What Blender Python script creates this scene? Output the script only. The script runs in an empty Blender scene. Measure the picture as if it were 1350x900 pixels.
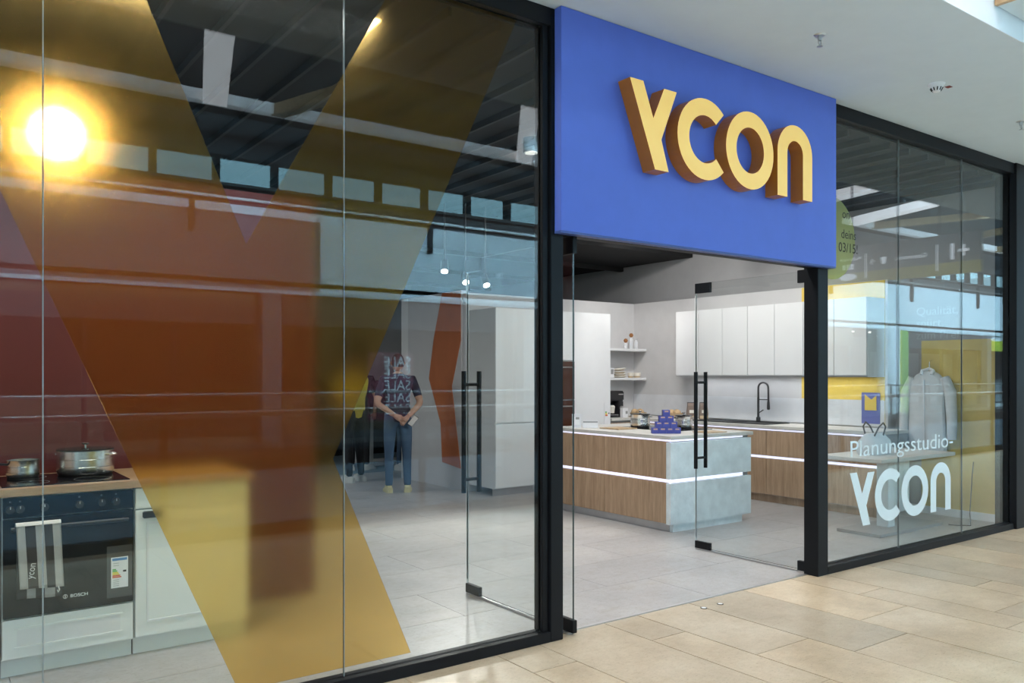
import bpy, bmesh, math, random
from mathutils import Vector, Matrix
random.seed(7)
SC = bpy.context.scene
COL = SC.collection
PI = math.pi
R = math.radians

# ------------------------------------------------------------------ camera
EYE = 1.5
CY = -3.74
cam = bpy.data.cameras.new('camera')
cam.sensor_width = 36
cam.lens = 1090 / 1350 * 36
cam.shift_y = 44 / 1350
cam.clip_end = 300
camo = bpy.data.objects.new('camera', cam)
COL.objects.link(camo)
camo.location = (0, CY, EYE)
camo.rotation_euler = (R(90), 0, R(-36.1))
SC.camera = camo

# ------------------------------------------------------------------ world, exposure
w = bpy.data.worlds.new('sky')
SC.world = w
w.use_nodes = True
w.node_tree.nodes['Background'].inputs[0].default_value = (0.42, 0.80, 1.0, 1)
w.node_tree.nodes['Background'].inputs[1].default_value = 5.0
SC.view_settings.view_transform = 'Standard'
SC.view_settings.look = 'None'
SC.view_settings.gamma = 1
SC.view_settings.exposure = 0.0
SC.view_settings.use_curve_mapping = False
SC.cycles.max_bounces = 10
SC.cycles.transparent_max_bounces = 24
SC.cycles.transmission_bounces = 10
SC.cycles.sample_clamp_indirect = 40

# ------------------------------------------------------------------ large lights
def area(name, loc, sx, sy, watt, col=(1, 1, 1), rot=(0, 0, 0), spread=180):
    d = bpy.data.lights.new(name, 'AREA')
    d.shape = 'RECTANGLE'
    d.size, d.size_y, d.energy, d.color = sx, sy, watt, col
    d.spread = R(spread)
    o = bpy.data.objects.new(name, d)
    COL.objects.link(o)
    o.location, o.rotation_euler = loc, rot
    return o
def spot(name, loc, target, watt, col=(1, 0.97, 0.92), ang=60, blend=0.6, rad=0.04):
    d = bpy.data.lights.new(name, 'SPOT')
    d.energy, d.color, d.spot_size, d.spot_blend, d.shadow_soft_size = watt, col, R(ang), blend, rad
    o = bpy.data.objects.new(name, d)
    COL.objects.link(o)
    o.location = loc
    o.rotation_euler = (Vector(target) - Vector(loc)).to_track_quat('-Z', 'Y').to_euler()
    return o
# fill lamps added under the closed roof, one tilted at the far fascia
area('gallery_fill', (14, -3.6, 6.85), 50, 1.8, 1850, (1.0, 0.97, 0.94))
area('fascia_fill', (16, -5.0, 6.75), 56, 1.3, 24000, (0.44, 0.78, 1.0), (R(-62), 0, 0))
# shop lighting; fill lamps under the black ceiling are added, kept out of view
area('kitchen_fill', (6.9, 2.5, 3.36), 1.4, 2.2, 54, (1, 0.98, 0.95))
area('cooker_fill', (0.9, 0.35, 3.36), 2.2, 0.35, 48, (1, 0.98, 0.96))
area('entry_fill', (5.0, 0.45, 3.30), 0.9, 0.6, 62, (1, 0.98, 0.97), (R(38), 0, 0))
area('under_cabinet_light', (8.62, 2.63, 1.468), 0.05, 2.6, 5, (0.93, 0.95, 1))
area('rear_fill', (2.3, 6.6, 3.08), 1.6, 1.6, 60, (0.9, 0.95, 1))

# ------------------------------------------------------------------ materials
MATS = {}
def newmat(name):
    m = bpy.data.materials.new(name)
    m.use_nodes = True
    MATS[name] = m
    nt = m.node_tree
    return m, nt, nt.nodes, nt.links, nt.nodes['Principled BSDF']
def setin(b, **k):
    for n, v in k.items():
        b.inputs[n.replace('_', ' ')].default_value = v
def coords(nt, scale=(1, 1, 1), obj=True):
    tc = nt.nodes.new('ShaderNodeTexCoord')
    mp = nt.nodes.new('ShaderNodeMapping')
    mp.inputs['Scale'].default_value = scale
    nt.links.new(tc.outputs['Object' if obj else 'Generated'], mp.inputs['Vector'])
    return mp.outputs[0]
def geo_coords(nt, scale=(1, 1, 1)):
    g = nt.nodes.new('ShaderNodeNewGeometry')
    mp = nt.nodes.new('ShaderNodeMapping')
    mp.inputs['Scale'].default_value = scale
    nt.links.new(g.outputs['Position'], mp.inputs['Vector'])
    return mp.outputs[0]
def noise(nt, vec, scale, detail=4, rough=0.6):
    n = nt.nodes.new('ShaderNodeTexNoise')
    n.inputs['Scale'].default_value, n.inputs['Detail'].default_value, n.inputs['Roughness'].default_value = scale, detail, rough
    nt.links.new(vec, n.inputs['Vector'])
    return n.outputs[0]
def ramp(nt, fac, stops):
    r = nt.nodes.new('ShaderNodeValToRGB')
    e = r.color_ramp.elements
    while len(e) < len(stops):
        e.new(0.5)
    for q, (p, c) in zip(e, stops):
        q.position = p
        q.color = (*c, 1) if len(c) == 3 else c
    nt.links.new(fac, r.inputs[0])
    return r.outputs[0]
def mixc(nt, fac, a, b, mode='MIX'):
    m = nt.nodes.new('ShaderNodeMix')
    m.data_type = 'RGBA'
    m.blend_type = mode
    for s, v in ((m.inputs[0], fac), (m.inputs[6], a), (m.inputs[7], b)):
        if isinstance(v, (int, float)):
            s.default_value = v
        elif isinstance(v, tuple):
            s.default_value = (*v, 1)
        else:
            nt.links.new(v, s)
    return m.outputs[2]
def bump(nt, b, h, strength=0.1, dist=0.01):
    n = nt.nodes.new('ShaderNodeBump')
    n.inputs['Strength'].default_value, n.inputs['Distance'].default_value = strength, dist
    nt.links.new(h, n.inputs['Height'])
    nt.links.new(n.outputs[0], b.inputs['Normal'])
def plain(name, col, rough=0.5, metal=0.0, var=0.06, nscale=6, emit=None, es=0, **k):
    m, nt, N, L, b = newmat(name)
    setin(b, Roughness=rough, Metallic=metal)
    v = noise(nt, geo_coords(nt), nscale)
    lo = tuple(max(0, c * (1 - var)) for c in col)
    hi = tuple(min(1, c * (1 + var)) for c in col)
    L.new(ramp(nt, v, [(0.3, lo), (0.7, hi)]), b.inputs['Base Color'])
    if emit:
        b.inputs['Emission Color'].default_value = (*emit, 1)
        b.inputs['Emission Strength'].default_value = es
    for a, q in k.items():
        b.inputs[a.replace('_', ' ')].default_value = q
    return m
def emis(name, col, s):
    m, nt, N, L, b = newmat(name)
    setin(b, Roughness=0.5)
    b.inputs['Base Color'].default_value = (*col, 1)
    b.inputs['Emission Color'].default_value = (*col, 1)
    b.inputs['Emission Strength'].default_value = s
    return m
def stone(name, base, dark, light, rough=0.3, scale=1.0, rnd=0.5):
    m, nt, N, L, b = newmat(name)
    p = geo_coords(nt)
    big = noise(nt, p, 2.2 * scale, 5)
    c = ramp(nt, big, [(0.28, dark), (0.5, base), (0.75, light)])
    sp = ramp(nt, noise(nt, p, 90 * scale, 3), [(0.30, (0.62,) * 3), (0.42, (1, 1, 1))])
    c = mixc(nt, 0.45, c, sp, 'MULTIPLY')
    bl = ramp(nt, noise(nt, p, 22 * scale, 5, 0.7), [(0.3, (0.86, 0.84, 0.8)), (0.6, (1.0, 1.0, 1.0))])
    c = mixc(nt, 0.7, c, bl, 'MULTIPLY')
    # fossil flecks and drawn-out stains
    st = geo_coords(nt, (1.0, 2.6, 1.0))
    fl = ramp(nt, noise(nt, st, 38 * scale, 6, 0.75), [(0.56, (1, 1, 1)), (0.66, (0.52, 0.46, 0.38))])
    c = mixc(nt, 0.75, c, fl, 'MULTIPLY')
    sm = ramp(nt, noise(nt, st, 5 * scale, 6, 0.7), [(0.52, (1, 1, 1)), (0.72, (0.86, 0.82, 0.74))])
    c = mixc(nt, 0.8, c, sm, 'MULTIPLY')
    oi = N.new('ShaderNodeObjectInfo')
    rr = ramp(nt, oi.outputs['Random'], [(0, (0.76, 0.78, 0.80)), (0.35, (0.98, 0.93, 0.86)), (0.7, (0.88, 0.89, 0.90)), (1, (1.12, 1.08, 1.02))])
    c = mixc(nt, rnd, c, rr, 'MULTIPLY')
    L.new(c, b.inputs['Base Color'])
    setin(b, Roughness=rough)
    bump(nt, b, noise(nt, p, 60 * scale), 0.05, 0.004)
    return m
def wood(name, c1, c2, rough=0.5, scale=(1, 1, 1), freq=14):
    m, nt, N, L, b = newmat(name)
    p = geo_coords(nt, scale)
    n1 = noise(nt, p, freq, 8, 0.65)
    c = ramp(nt, n1, [(0.3, c1), (0.7, c2)])
    n2 = noise(nt, p, freq * 4, 4, 0.7)
    c = mixc(nt, 0.5, c, ramp(nt, n2, [(0.35, (0.75, 0.72, 0.68)), (0.6, (1, 1, 1))]), 'MULTIPLY')
    L.new(c, b.inputs['Base Color'])
    setin(b, Roughness=rough)
    bump(nt, b, n2, 0.06, 0.003)
    return m
def glassmat(name, tint=(0.955, 0.975, 0.965), f0=0.031):
    m, nt, N, L, b = newmat(name)
    N.remove(b)
    g = N.new('ShaderNodeNewGeometry')
    d = N.new('ShaderNodeVectorMath'); d.operation = 'DOT_PRODUCT'
    L.new(g.outputs['Normal'], d.inputs[0]); L.new(g.outputs['Incoming'], d.inputs[1])
    def mth(op, a, bb):
        q = N.new('ShaderNodeMath'); q.operation = op
        for s, v in zip(q.inputs, (a, bb)):
            if isinstance(v, (int, float)): s.default_value = v
            else: L.new(v, s)
        return q.outputs[0]
    ab = mth('ABSOLUTE', d.outputs['Value'], 0)
    inv = mth('SUBTRACT', 1.0, ab)
    p5 = mth('POWER', inv, 5.0)
    fac = mth('MINIMUM', mth('ADD', mth('MULTIPLY', p5, 1 - f0), f0), 1.0)
    tr = N.new('ShaderNodeBsdfTransparent'); tr.inputs[0].default_value = (*tint, 1)
    gl = N.new('ShaderNodeBsdfGlossy'); gl.inputs['Roughness'].default_value = 0.0
    gl.inputs['Color'].default_value = (0.93, 0.98, 1.0, 1)
    mx = N.new('ShaderNodeMixShader')
    L.new(fac, mx.inputs[0]); L.new(tr.outputs[0], mx.inputs[1]); L.new(gl.outputs[0], mx.inputs[2])
    L.new(mx.outputs[0], N['Material Output'].inputs[0])
    return m
def filmmat(name, col, r1, r2, wide, diff, dcol):
    # coloured window film: narrow and wide forward scattering lobes, a little diffuse
    m, nt, N, L, b = newmat(name)
    N.remove(b)
    c = (*[q ** 0.5 for q in col], 1)
    rf = []
    for r_ in (r1, r2):
        q = N.new('ShaderNodeBsdfRefraction'); q.inputs['Color'].default_value = c
        q.inputs['IOR'].default_value = 1.35; q.inputs['Roughness'].default_value = r_
        rf.append(q)
    tl = N.new('ShaderNodeBsdfTranslucent'); tl.inputs[0].default_value = (*dcol, 1)
    df = N.new('ShaderNodeBsdfDiffuse'); df.inputs[0].default_value = (*dcol, 1)
    m1 = N.new('ShaderNodeMixShader'); m1.inputs[0].default_value = wide
    L.new(rf[0].outputs[0], m1.inputs[1]); L.new(rf[1].outputs[0], m1.inputs[2])
    m2 = N.new('ShaderNodeMixShader'); m2.inputs[0].default_value = 0.5
    L.new(tl.outputs[0], m2.inputs[1]); L.new(df.outputs[0], m2.inputs[2])
    m3 = N.new('ShaderNodeMixShader'); m3.inputs[0].default_value = diff
    L.new(m1.outputs[0], m3.inputs[1]); L.new(m2.outputs[0], m3.inputs[2])
    L.new(m3.outputs[0], N['Material Output'].inputs[0])
    return m

stone('limestone', (0.56, 0.455, 0.325), (0.44, 0.35, 0.24), (0.65, 0.55, 0.42), 0.33, 1.0, 0.8)
plain('joint', (0.20, 0.18, 0.15), 0.8)
stone('grey_tile', (0.43, 0.42, 0.425), (0.37, 0.365, 0.37), (0.50, 0.49, 0.485), 0.36, 0.7, 0.35)
plain('grey_joint', (0.24, 0.24, 0.24), 0.8)
plain('soffit_paint', (0.62, 0.66, 0.68), 0.75, var=0.02)
plain('white_paint', (0.80, 0.80, 0.80), 0.7, var=0.02)
plain('wall_paint', (0.62, 0.61, 0.615), 0.75, var=0.03)
plain('fascia_white', (0.86, 0.87, 0.88), 0.6, var=0.02)
plain('black_frame', (0.007, 0.008, 0.010), 0.5, 0.0, Specular_IOR_Level=0.22)
plain('black_matt', (0.010, 0.010, 0.011), 0.7)
plain('black_plastic', (0.02, 0.02, 0.022), 0.35)
plain('ceiling_black', (0.008, 0.008, 0.009), 0.85)
plain('slat_black', (0.015, 0.015, 0.016), 0.7)
plain('roof_dark', (0.055, 0.055, 0.06), 0.8, var=0.2)
plain('red_paint', (0.105, 0.009, 0.007), 0.6, var=0.05)
plain('wall_grey', (0.36, 0.36, 0.365), 0.75, var=0.03)
plain('orange_paint', (0.50, 0.15, 0.055), 0.6)
plain('yellow_paint', (0.80, 0.57, 0.11), 0.6)
plain('tan_paint', (0.62, 0.47, 0.15), 0.65)
plain('sign_blue', (0.105, 0.175, 0.66), 0.5, var=0.03)
plain('sign_blue_edge', (0.06, 0.10, 0.33), 0.45)
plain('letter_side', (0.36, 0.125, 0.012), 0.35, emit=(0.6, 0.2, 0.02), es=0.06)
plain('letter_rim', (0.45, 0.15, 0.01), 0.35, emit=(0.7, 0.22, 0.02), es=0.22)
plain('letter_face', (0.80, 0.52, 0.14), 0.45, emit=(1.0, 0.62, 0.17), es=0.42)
plain('white_laminate', (0.78, 0.78, 0.79), 0.35, var=0.015)
plain('white_lacquer', (0.82, 0.84, 0.83), 0.4, var=0.02)
plain('concrete', (0.74, 0.80, 0.81), 0.55, var=0.10, nscale=9)
plain('worktop_pale', (0.62, 0.60, 0.56), 0.4, var=0.06)
plain('grey_plinth', (0.30, 0.30, 0.30), 0.4)
plain('marble', (0.72, 0.73, 0.76), 0.3, var=0.06, nscale=4)
wood('oak', (0.33, 0.205, 0.12), (0.53, 0.365, 0.235), 0.5, (1, 1, 0.06), 26)
wood('butcher_wood', (0.34, 0.20, 0.10), (0.52, 0.34, 0.19), 0.45, (0.12, 1, 1), 22)
wood('beam_wood', (0.42, 0.24, 0.12), (0.62, 0.40, 0.22), 0.5, (1, 1, 1), 6)
wood('board_wood', (0.45, 0.31, 0.17), (0.62, 0.46, 0.28), 0.5, (0.3, 0.3, 1), 20)
emis('led', (0.84, 0.83, 1.0), 0.95)
emis('lamp_disc', (1.0, 0.95, 0.86), 30.0)
emis('lamp_globe', (1.0, 0.78, 0.42), 110.0)
emis('small_spot', (1.0, 0.96, 0.88), 14.0)
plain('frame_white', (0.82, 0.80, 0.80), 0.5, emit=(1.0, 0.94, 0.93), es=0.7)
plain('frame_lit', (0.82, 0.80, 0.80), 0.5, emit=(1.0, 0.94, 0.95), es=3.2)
emis('screen', (0.25, 0.45, 0.9), 1.0)
glassmat('glass')
glassmat('door_glass', (0.97, 0.98, 0.975), 0.035)
plain('glass_edge', (0.36, 0.40, 0.40), 0.25, emit=(0.6, 0.65, 0.65), es=0.0)
plain('door_edge', (0.035, 0.05, 0.05), 0.25)
filmmat('yellow_film', (1.0, 0.69, 0.25), 0.20, 0.6, 0.11, 0.010, (0.75, 0.55, 0.2))
filmmat('sticker_film', (0.80, 0.85, 0.45), 0.12, 0.5, 0.2, 0.30, (0.62, 0.68, 0.36))
plain('decal', (0.74, 0.84, 0.86), 0.5, var=0.02)
plain('decal_grey', (0.42, 0.44, 0.44), 0.6)
plain('print_black', (0.02, 0.02, 0.02), 0.6)
plain('print_white', (0.85, 0.85, 0.85), 0.6)
plain('steel', (0.78, 0.77, 0.75), 0.27, 1.0, var=0.05, nscale=30)
plain('steel_rough', (0.55, 0.55, 0.56), 0.4, 1.0)
plain('oven_glass', (0.008, 0.009, 0.012), 0.08, Specular_IOR_Level=0.2)
plain('oven_brown', (0.06, 0.022, 0.012), 0.1)
plain('towel_white', (0.78, 0.76, 0.72), 0.9)
plain('towel_dark', (0.13, 0.12, 0.115), 0.9)
plain('box_blue', (0.07, 0.085, 0.36), 0.5)
plain('box_label', (0.55, 0.36, 0.30), 0.5)
plain('card_white', (0.80, 0.80, 0.82), 0.6)
plain('ceramic', (0.78, 0.74, 0.66), 0.3)
plain('ceramic_raw', (0.55, 0.42, 0.26), 0.7)
plain('cork', (0.32, 0.13, 0.04), 0.7)
plain('bread', (0.60, 0.42, 0.24), 0.8, var=0.25, nscale=40)
plain('bag_brown', (0.20, 0.145, 0.115), 0.6)
plain('coat', (0.58, 0.60, 0.62), 0.9, var=0.08)
plain('coat_shirt', (0.75, 0.77, 0.8), 0.9)
plain('skin', (0.50, 0.29, 0.20), 0.55)
plain('hair_brown', (0.055, 0.028, 0.018), 0.7)
plain('shirt_navy', (0.030, 0.026, 0.05), 0.85)
plain('shirt_yellow', (0.75, 0.62, 0.08), 0.85)
plain('jeans', (0.055, 0.10, 0.17), 0.9)
plain('trousers_black', (0.012, 0.012, 0.015), 0.9)
plain('sneaker', (0.62, 0.62, 0.58), 0.7)
plain('sneaker_yellow', (0.60, 0.55, 0.30), 0.7)
plain('carpet_blue', (0.20, 0.27, 0.31), 0.8)
plain('rail_metal', (0.30, 0.29, 0.28), 0.35, 0.8)
plain('shop_dark', (0.035, 0.033, 0.035), 0.7)
plain('shop_brown', (0.14, 0.09, 0.05), 0.7)
plain('shop_yellow', (0.60, 0.62, 0.05), 0.6)
plain('shop_green', (0.22, 0.42, 0.05), 0.6)
plain('poster_red', (0.16, 0.02, 0.03), 0.6)
plain('wayfinding_grey', (0.10, 0.10, 0.115), 0.5)
plain('wayfinding_yellow', (0.42, 0.34, 0.03), 0.5)
plain('socket_yellow', (0.75, 0.65, 0.10), 0.6)
plain('poster_blue', (0.14, 0.16, 0.42), 0.6)
plain('leather', (0.10, 0.09, 0.08), 0.5)
plain('mall_far_floor', (0.10, 0.10, 0.10), 0.4)
plain('void_wall', (0.07, 0.10, 0.13), 0.7)
plain('lower_floor', (0.62, 0.60, 0.56), 0.5)
plain('fascia_grey', (0.13, 0.13, 0.14), 0.6)
plain('fascia_band', (0.035, 0.037, 0.04), 0.7)
emis('sign_white', (0.9, 0.92, 1.0), 1.3)
plain('edge_bright', (0.80, 0.83, 0.83), 0.3)
plain('red_tag', (0.20, 0.03, 0.02), 0.5)
plain('label_green', (0.10, 0.45, 0.12), 0.6)
plain('label_yellow', (0.80, 0.68, 0.05), 0.6)
plain('label_red', (0.70, 0.13, 0.05), 0.6)
plain('label_blue', (0.06, 0.22, 0.50), 0.6)
plain('clear_plastic', (0.07, 0.075, 0.08), 0.12)

# ------------------------------------------------------------------ helpers
def tag(o, label=None, cat=None, group=None, kind=None):
    if label: o['label'] = label
    if cat: o['category'] = cat
    if group: o['group'] = group
    if kind: o['kind'] = kind
    return o
ORI = {}
def thing(name, loc, label, cat, group=None, rz=0):
    o = bpy.data.objects.new(name, None)
    o.empty_display_size = 0.05
    COL.objects.link(o)
    o.location = loc
    o.rotation_euler = (0, 0, rz)
    ORI[o.name] = Vector(loc)
    return tag(o, label, cat, group)
def mesh_obj(name, me, mat, parent=None, local=False):
    mats = mat if isinstance(mat, (list, tuple)) else [mat]
    for q in mats:
        me.materials.append(MATS[q] if isinstance(q, str) else q)
    o = bpy.data.objects.new(name, me)
    COL.objects.link(o)
    # put the origin at the base of the piece
    if len(me.vertices):
        xs = [v.co for v in me.vertices]
        c = Vector(((min(v.x for v in xs) + max(v.x for v in xs)) / 2, (min(v.y for v in xs) + max(v.y for v in xs)) / 2, min(v.z for v in xs)))
        me.transform(Matrix.Translation(-c))
        o.location = c
    if parent is not None:
        o.parent = parent
        base = Vector((0, 0, 0)) if local else ORI[parent.name]
        o.location = o.location - base
        ORI[o.name] = (ORI[parent.name] + o.location)
    else:
        ORI[o.name] = Vector(o.location)
    return o
def obj(name, bm, mat, parent=None, local=False, smooth=False):
    me = bpy.data.meshes.new(name)
    bmesh.ops.recalc_face_normals(bm, faces=bm.faces)
    if smooth:
        for f in bm.faces: f.smooth = True
    bm.to_mesh(me)
    bm.free()
    if smooth:
        try: me.set_sharp_from_angle(angle=R(40))
        except Exception: pass
    return mesh_obj(name, me, mat, parent, local)
def add_box(bm, x0, x1, y0, y1, z0, z1, bev=0.0, mi=0):
    vs = [bm.verts.new(p) for p in ((x0, y0, z0), (x1, y0, z0), (x1, y1, z0), (x0, y1, z0), (x0, y0, z1), (x1, y0, z1), (x1, y1, z1), (x0, y1, z1))]
    fs = [bm.faces.new([vs[i] for i in q]) for q in ((3, 2, 1, 0), (4, 5, 6, 7), (0, 1, 5, 4), (1, 2, 6, 5), (2, 3, 7, 6), (3, 0, 4, 7))]
    for f in fs: f.material_index = mi
    if bev:
        es = list({e for f in fs for e in f.edges})
        bmesh.ops.bevel(bm, geom=es, offset=bev, segments=2, affect='EDGES')
    return fs
def box(name, x0, x1, y0, y1, z0, z1, mat, parent=None, bev=0.0, local=False):
    bm = bmesh.new()
    add_box(bm, min(x0, x1), max(x0, x1), min(y0, y1), max(y0, y1), min(z0, z1), max(z0, z1), bev)
    return obj(name, bm, mat, parent, local)
def sbox(name, x0, x1, y0, y1, z0, z1, mat, bev=0.0):
    return tag(box(name, x0, x1, y0, y1, z0, z1, mat, None, bev), kind='structure')
def add_lathe(bm, prof, c=(0, 0, 0), n=24, mi=0):
    rings = []
    for r, z in prof:
        rings.append([bm.verts.new((c[0] + r * math.cos(2 * PI * k / n), c[1] + r * math.sin(2 * PI * k / n), c[2] + z)) for k in range(n)] if r > 1e-6 else [bm.verts.new((c[0], c[1], c[2] + z))])
    for a, b in zip(rings, rings[1:]):
        for k in range(n):
            k2 = (k + 1) % n
            if len(a) == 1 and len(b) == 1: continue
            if len(a) == 1: f = bm.faces.new((a[0], b[k], b[k2]))
            elif len(b) == 1: f = bm.faces.new((a[k], b[0], a[k2]))
            else: f = bm.faces.new((a[k], b[k], b[k2], a[k2]))
            f.material_index = mi
def lathe(name, prof, c, mat, parent=None, n=24, local=False, smooth=True):
    bm = bmesh.new()
    add_lathe(bm, prof, c, n)
    return obj(name, bm, mat, parent, local, smooth)
def add_tube(bm, pts, r, n=10, cap=True, mi=0):
    pts = [Vector(p) for p in pts]
    rs = r if isinstance(r, (list, tuple)) else [r] * len(pts)
    rings = []
    prev = None
    for i, p in enumerate(pts):
        d = (pts[min(i + 1, len(pts) - 1)] - pts[max(i - 1, 0)]).normalized()
        if prev is None:
            up = Vector((0, 0, 1)) if abs(d.z) < 0.9 else Vector((1, 0, 0))
            a = d.cross(up).normalized()
        else:
            a = (prev - d * prev.dot(d)).normalized()
        prev = a
        b = d.cross(a)
        rings.append([bm.verts.new(p + (a * math.cos(2 * PI * k / n) + b * math.sin(2 * PI * k / n)) * rs[i]) for k in range(n)])
    for A, B in zip(rings, rings[1:]):
        for k in range(n):
            f = bm.faces.new((A[k], A[(k + 1) % n], B[(k + 1) % n], B[k])); f.material_index = mi
    if cap:
        f = bm.faces.new(rings[0][::-1]); f.material_index = mi
        f = bm.faces.new(rings[-1]); f.material_index = mi
def tube(name, pts, r, mat, parent=None, n=10, local=False):
    bm = bmesh.new()
    add_tube(bm, pts, r, n)
    return obj(name, bm, mat, parent, local, True)
def prism(name, poly, y0, y1, mat, parent=None, axis='y', local=False):
    # poly in (x, z) extruded along y, or (y, z) along x, or (x, y) along z
    bm = bmesh.new()
    def P(a, b, t):
        return (a, t, b) if axis == 'y' else ((t, a, b) if axis == 'x' else (a, b, t))
    A = [bm.verts.new(P(a, b, y0)) for a, b in poly]
    B = [bm.verts.new(P(a, b, y1)) for a, b in poly]
    bm.faces.new(A); bm.faces.new(B[::-1])
    n = len(poly)
    for k in range(n):
        bm.faces.new((A[k], B[k], B[(k + 1) % n], A[(k + 1) % n]))
    return obj(name, bm, mat, parent, local)
def text(name, body, size, mat, parent, M, align='LEFT', ext=0.0006, sx=1.0, bold=0.0):
    cu = bpy.data.curves.new(name, 'FONT')
    cu.body, cu.size, cu.extrude, cu.align_x = body, size, ext, align
    cu.offset = bold
    cu.resolution_u = 3
    o = bpy.data.objects.new(name + '_tmp', cu)
    COL.objects.link(o)
    dg = bpy.context.evaluated_depsgraph_get()
    me = bpy.data.meshes.new_from_object(o.evaluated_get(dg))
    bpy.data.objects.remove(o)
    bpy.data.curves.remove(cu)
    me.materials.clear()
    me.transform(M @ Matrix.Diagonal((sx, 1, 1, 1)))
    return mesh_obj(name, me, mat, parent)
def basis(origin, xdir, ydir):
    x, y = Vector(xdir).normalized(), Vector(ydir).normalized()
    z = x.cross(y)
    m = Matrix((x, y, z)).transposed().to_4x4()
    m.translation = Vector(origin)
    return m
FRONT = lambda x, y, z: basis((x, y, z), (1, 0, 0), (0, 0, 1))      # reads from the mall side (faces -y)
def copy_tree(o, parent=None):
    c = o.copy()
    COL.objects.link(c)
    c.parent = parent
    for ch in list(o.children):
        copy_tree(ch, c)
    return c
def K(x, z, k):
    return (x * k, EYE + (z - EYE) * k)

# ------------------------------------------------------------------ mall: floor, ceiling, walls
SOF = 3.56
YE = -1.46           # soffit edge
floor = sbox('floor', -14, 50, -4.12, -0.0, -0.35, -0.012, 'limestone')
bm = bmesh.new()
for (x0, x1) in ((-14, -0.6), (9.6, 50)):
    add_box(bm, x0, x1, -4.12, 0.0, -0.012, 0.0)
obj('paving', bm, 'limestone', floor)
jb = box('joint_bed', -0.6, 9.6, -4.12, 0.0, -0.012, -0.004, 'joint', floor)
XS = [-0.6, -0.04, 0.24, 0.80, 1.10, 1.66, 1.98, 2.54, 2.83, 3.39, 3.67, 4.14, 4.69, 5.24, 5.55, 6.10, 6.39, 6.95, 7.50, 8.06, 8.36, 8.92, 9.22, 9.6]
CUT = {2.54: -0.44, 2.83: -1.45, 3.39: -0.43, 3.67: -0.93, 4.14: -1.21, 4.69: -0.91, 5.24: -0.57, 5.55: -1.31, 6.10: -0.93, 6.39: -1.75, 6.95: -1.2}
for i in range(len(XS) - 1):
    a, b = XS[i] + 0.002, XS[i + 1] - 0.002
    y = CUT.get(XS[i], -random.uniform(0.4, 1.3))
    ys = [0.0, y]
    while ys[-1] > -4.1:
        ys.append(max(-4.12, ys[-1] - random.choice((0.86, 0.94, 1.12, 1.25))))
        if ys[-1] < -3.95: ys[-1] = -4.12
    for t, u in zip(ys, ys[1:]):
        dz = random.uniform(-0.0006, 0.0006)
        box('stone_tile', a, b, u + 0.002, t - 0.002, -0.006, dz, 'limestone', floor, bev=0.0015)
# two small round floor studs in front of the door
for k, (x, y) in enumerate(((4.13, -0.17), (4.29, -0.17))):
    t = thing('floor_stud', (x, y, 0.0008), ('steel floor stud nearest the left door post', 'steel floor stud nearer the right door')[k], 'floor stud', 'floor studs at the threshold')
    lathe('ring', [(0.0, 0), (0.022, 0), (0.022, 0.002), (0.016, 0.003), (0.016, 0.002)], (x, y, 0.0008), 'black_plastic', t, 16)
    lathe('cap', [(0.0155, 0.0), (0.0155, 0.003), (0, 0.004)], (x, y, 0.0008), 'edge_bright', t, 16)

ceiling = sbox('ceiling', -14, 50, YE, -0.02, SOF, SOF + 0.1, 'soffit_paint')
box('edge_trim', -14, 50, YE - 0.004, YE, SOF, SOF + 0.1, 'fascia_white', ceiling)
bulk = sbox('trim_1', -14, 50, YE, YE + 0.08, SOF + 0.1, 7.1, 'fascia_white')
# wooden framed grey panel on the bulkhead
pt = thing('canopy_box', (6.6, YE - 0.25, 3.69), 'grey boxed canopy with wooden side above the ceiling edge', 'canopy')
box('panel', 5.23, 8.0, YE - 0.5, YE - 0.006, 3.695, 4.10, 'soffit_paint', pt)
box('wooden_side', 5.20, 5.23, YE - 0.5, YE - 0.006, 3.69, 4.10, 'beam_wood', pt)
# neighbour walls of the gallery
sbox('wall_left', -14, -0.96, -0.12, 0.10, 0, SOF, 'white_paint')
sbox('wall_gallery', 9.0, 50, -0.12, 0.10, 0, SOF, 'white_paint')
# atrium
sbox('wall_atrium_left', -14.2, -14, -21, 0.1, -4.7, 7.1, 'white_paint')
sbox('wall_atrium_right', 50, 50.2, -21, 0.1, -4.7, 7.1, 'white_paint')
sbox('roof', -14.2, 50.2, -15.0, YE + 0.08, 7.1, 7.3, 'roof_dark')
sbox('floor_lower', -14.2, 50.2, -12.0, -4.0, -4.8, -4.6, 'lower_floor')
sbox('wall_lower_near', -14.2, 50.2, -4.22, -4.12, -4.7, -0.0, 'void_wall')
sbox('wall_lower_far', -14.2, 50.2, -12.0, -11.9, -4.7, -0.0, 'void_wall')
ff = sbox('floor_far', -14.2, 50.2, -21, -11.9, -0.3, 0.0, 'mall_far_floor')
sbox('wall_far_back', -14.2, 50.2, -21.2, -21, 0, 3.5, 'shop_brown')
sbox('ceiling_far', -14.2, 50.2, -21, -14.5, 3.5, 3.6, 'shop_dark')
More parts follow.
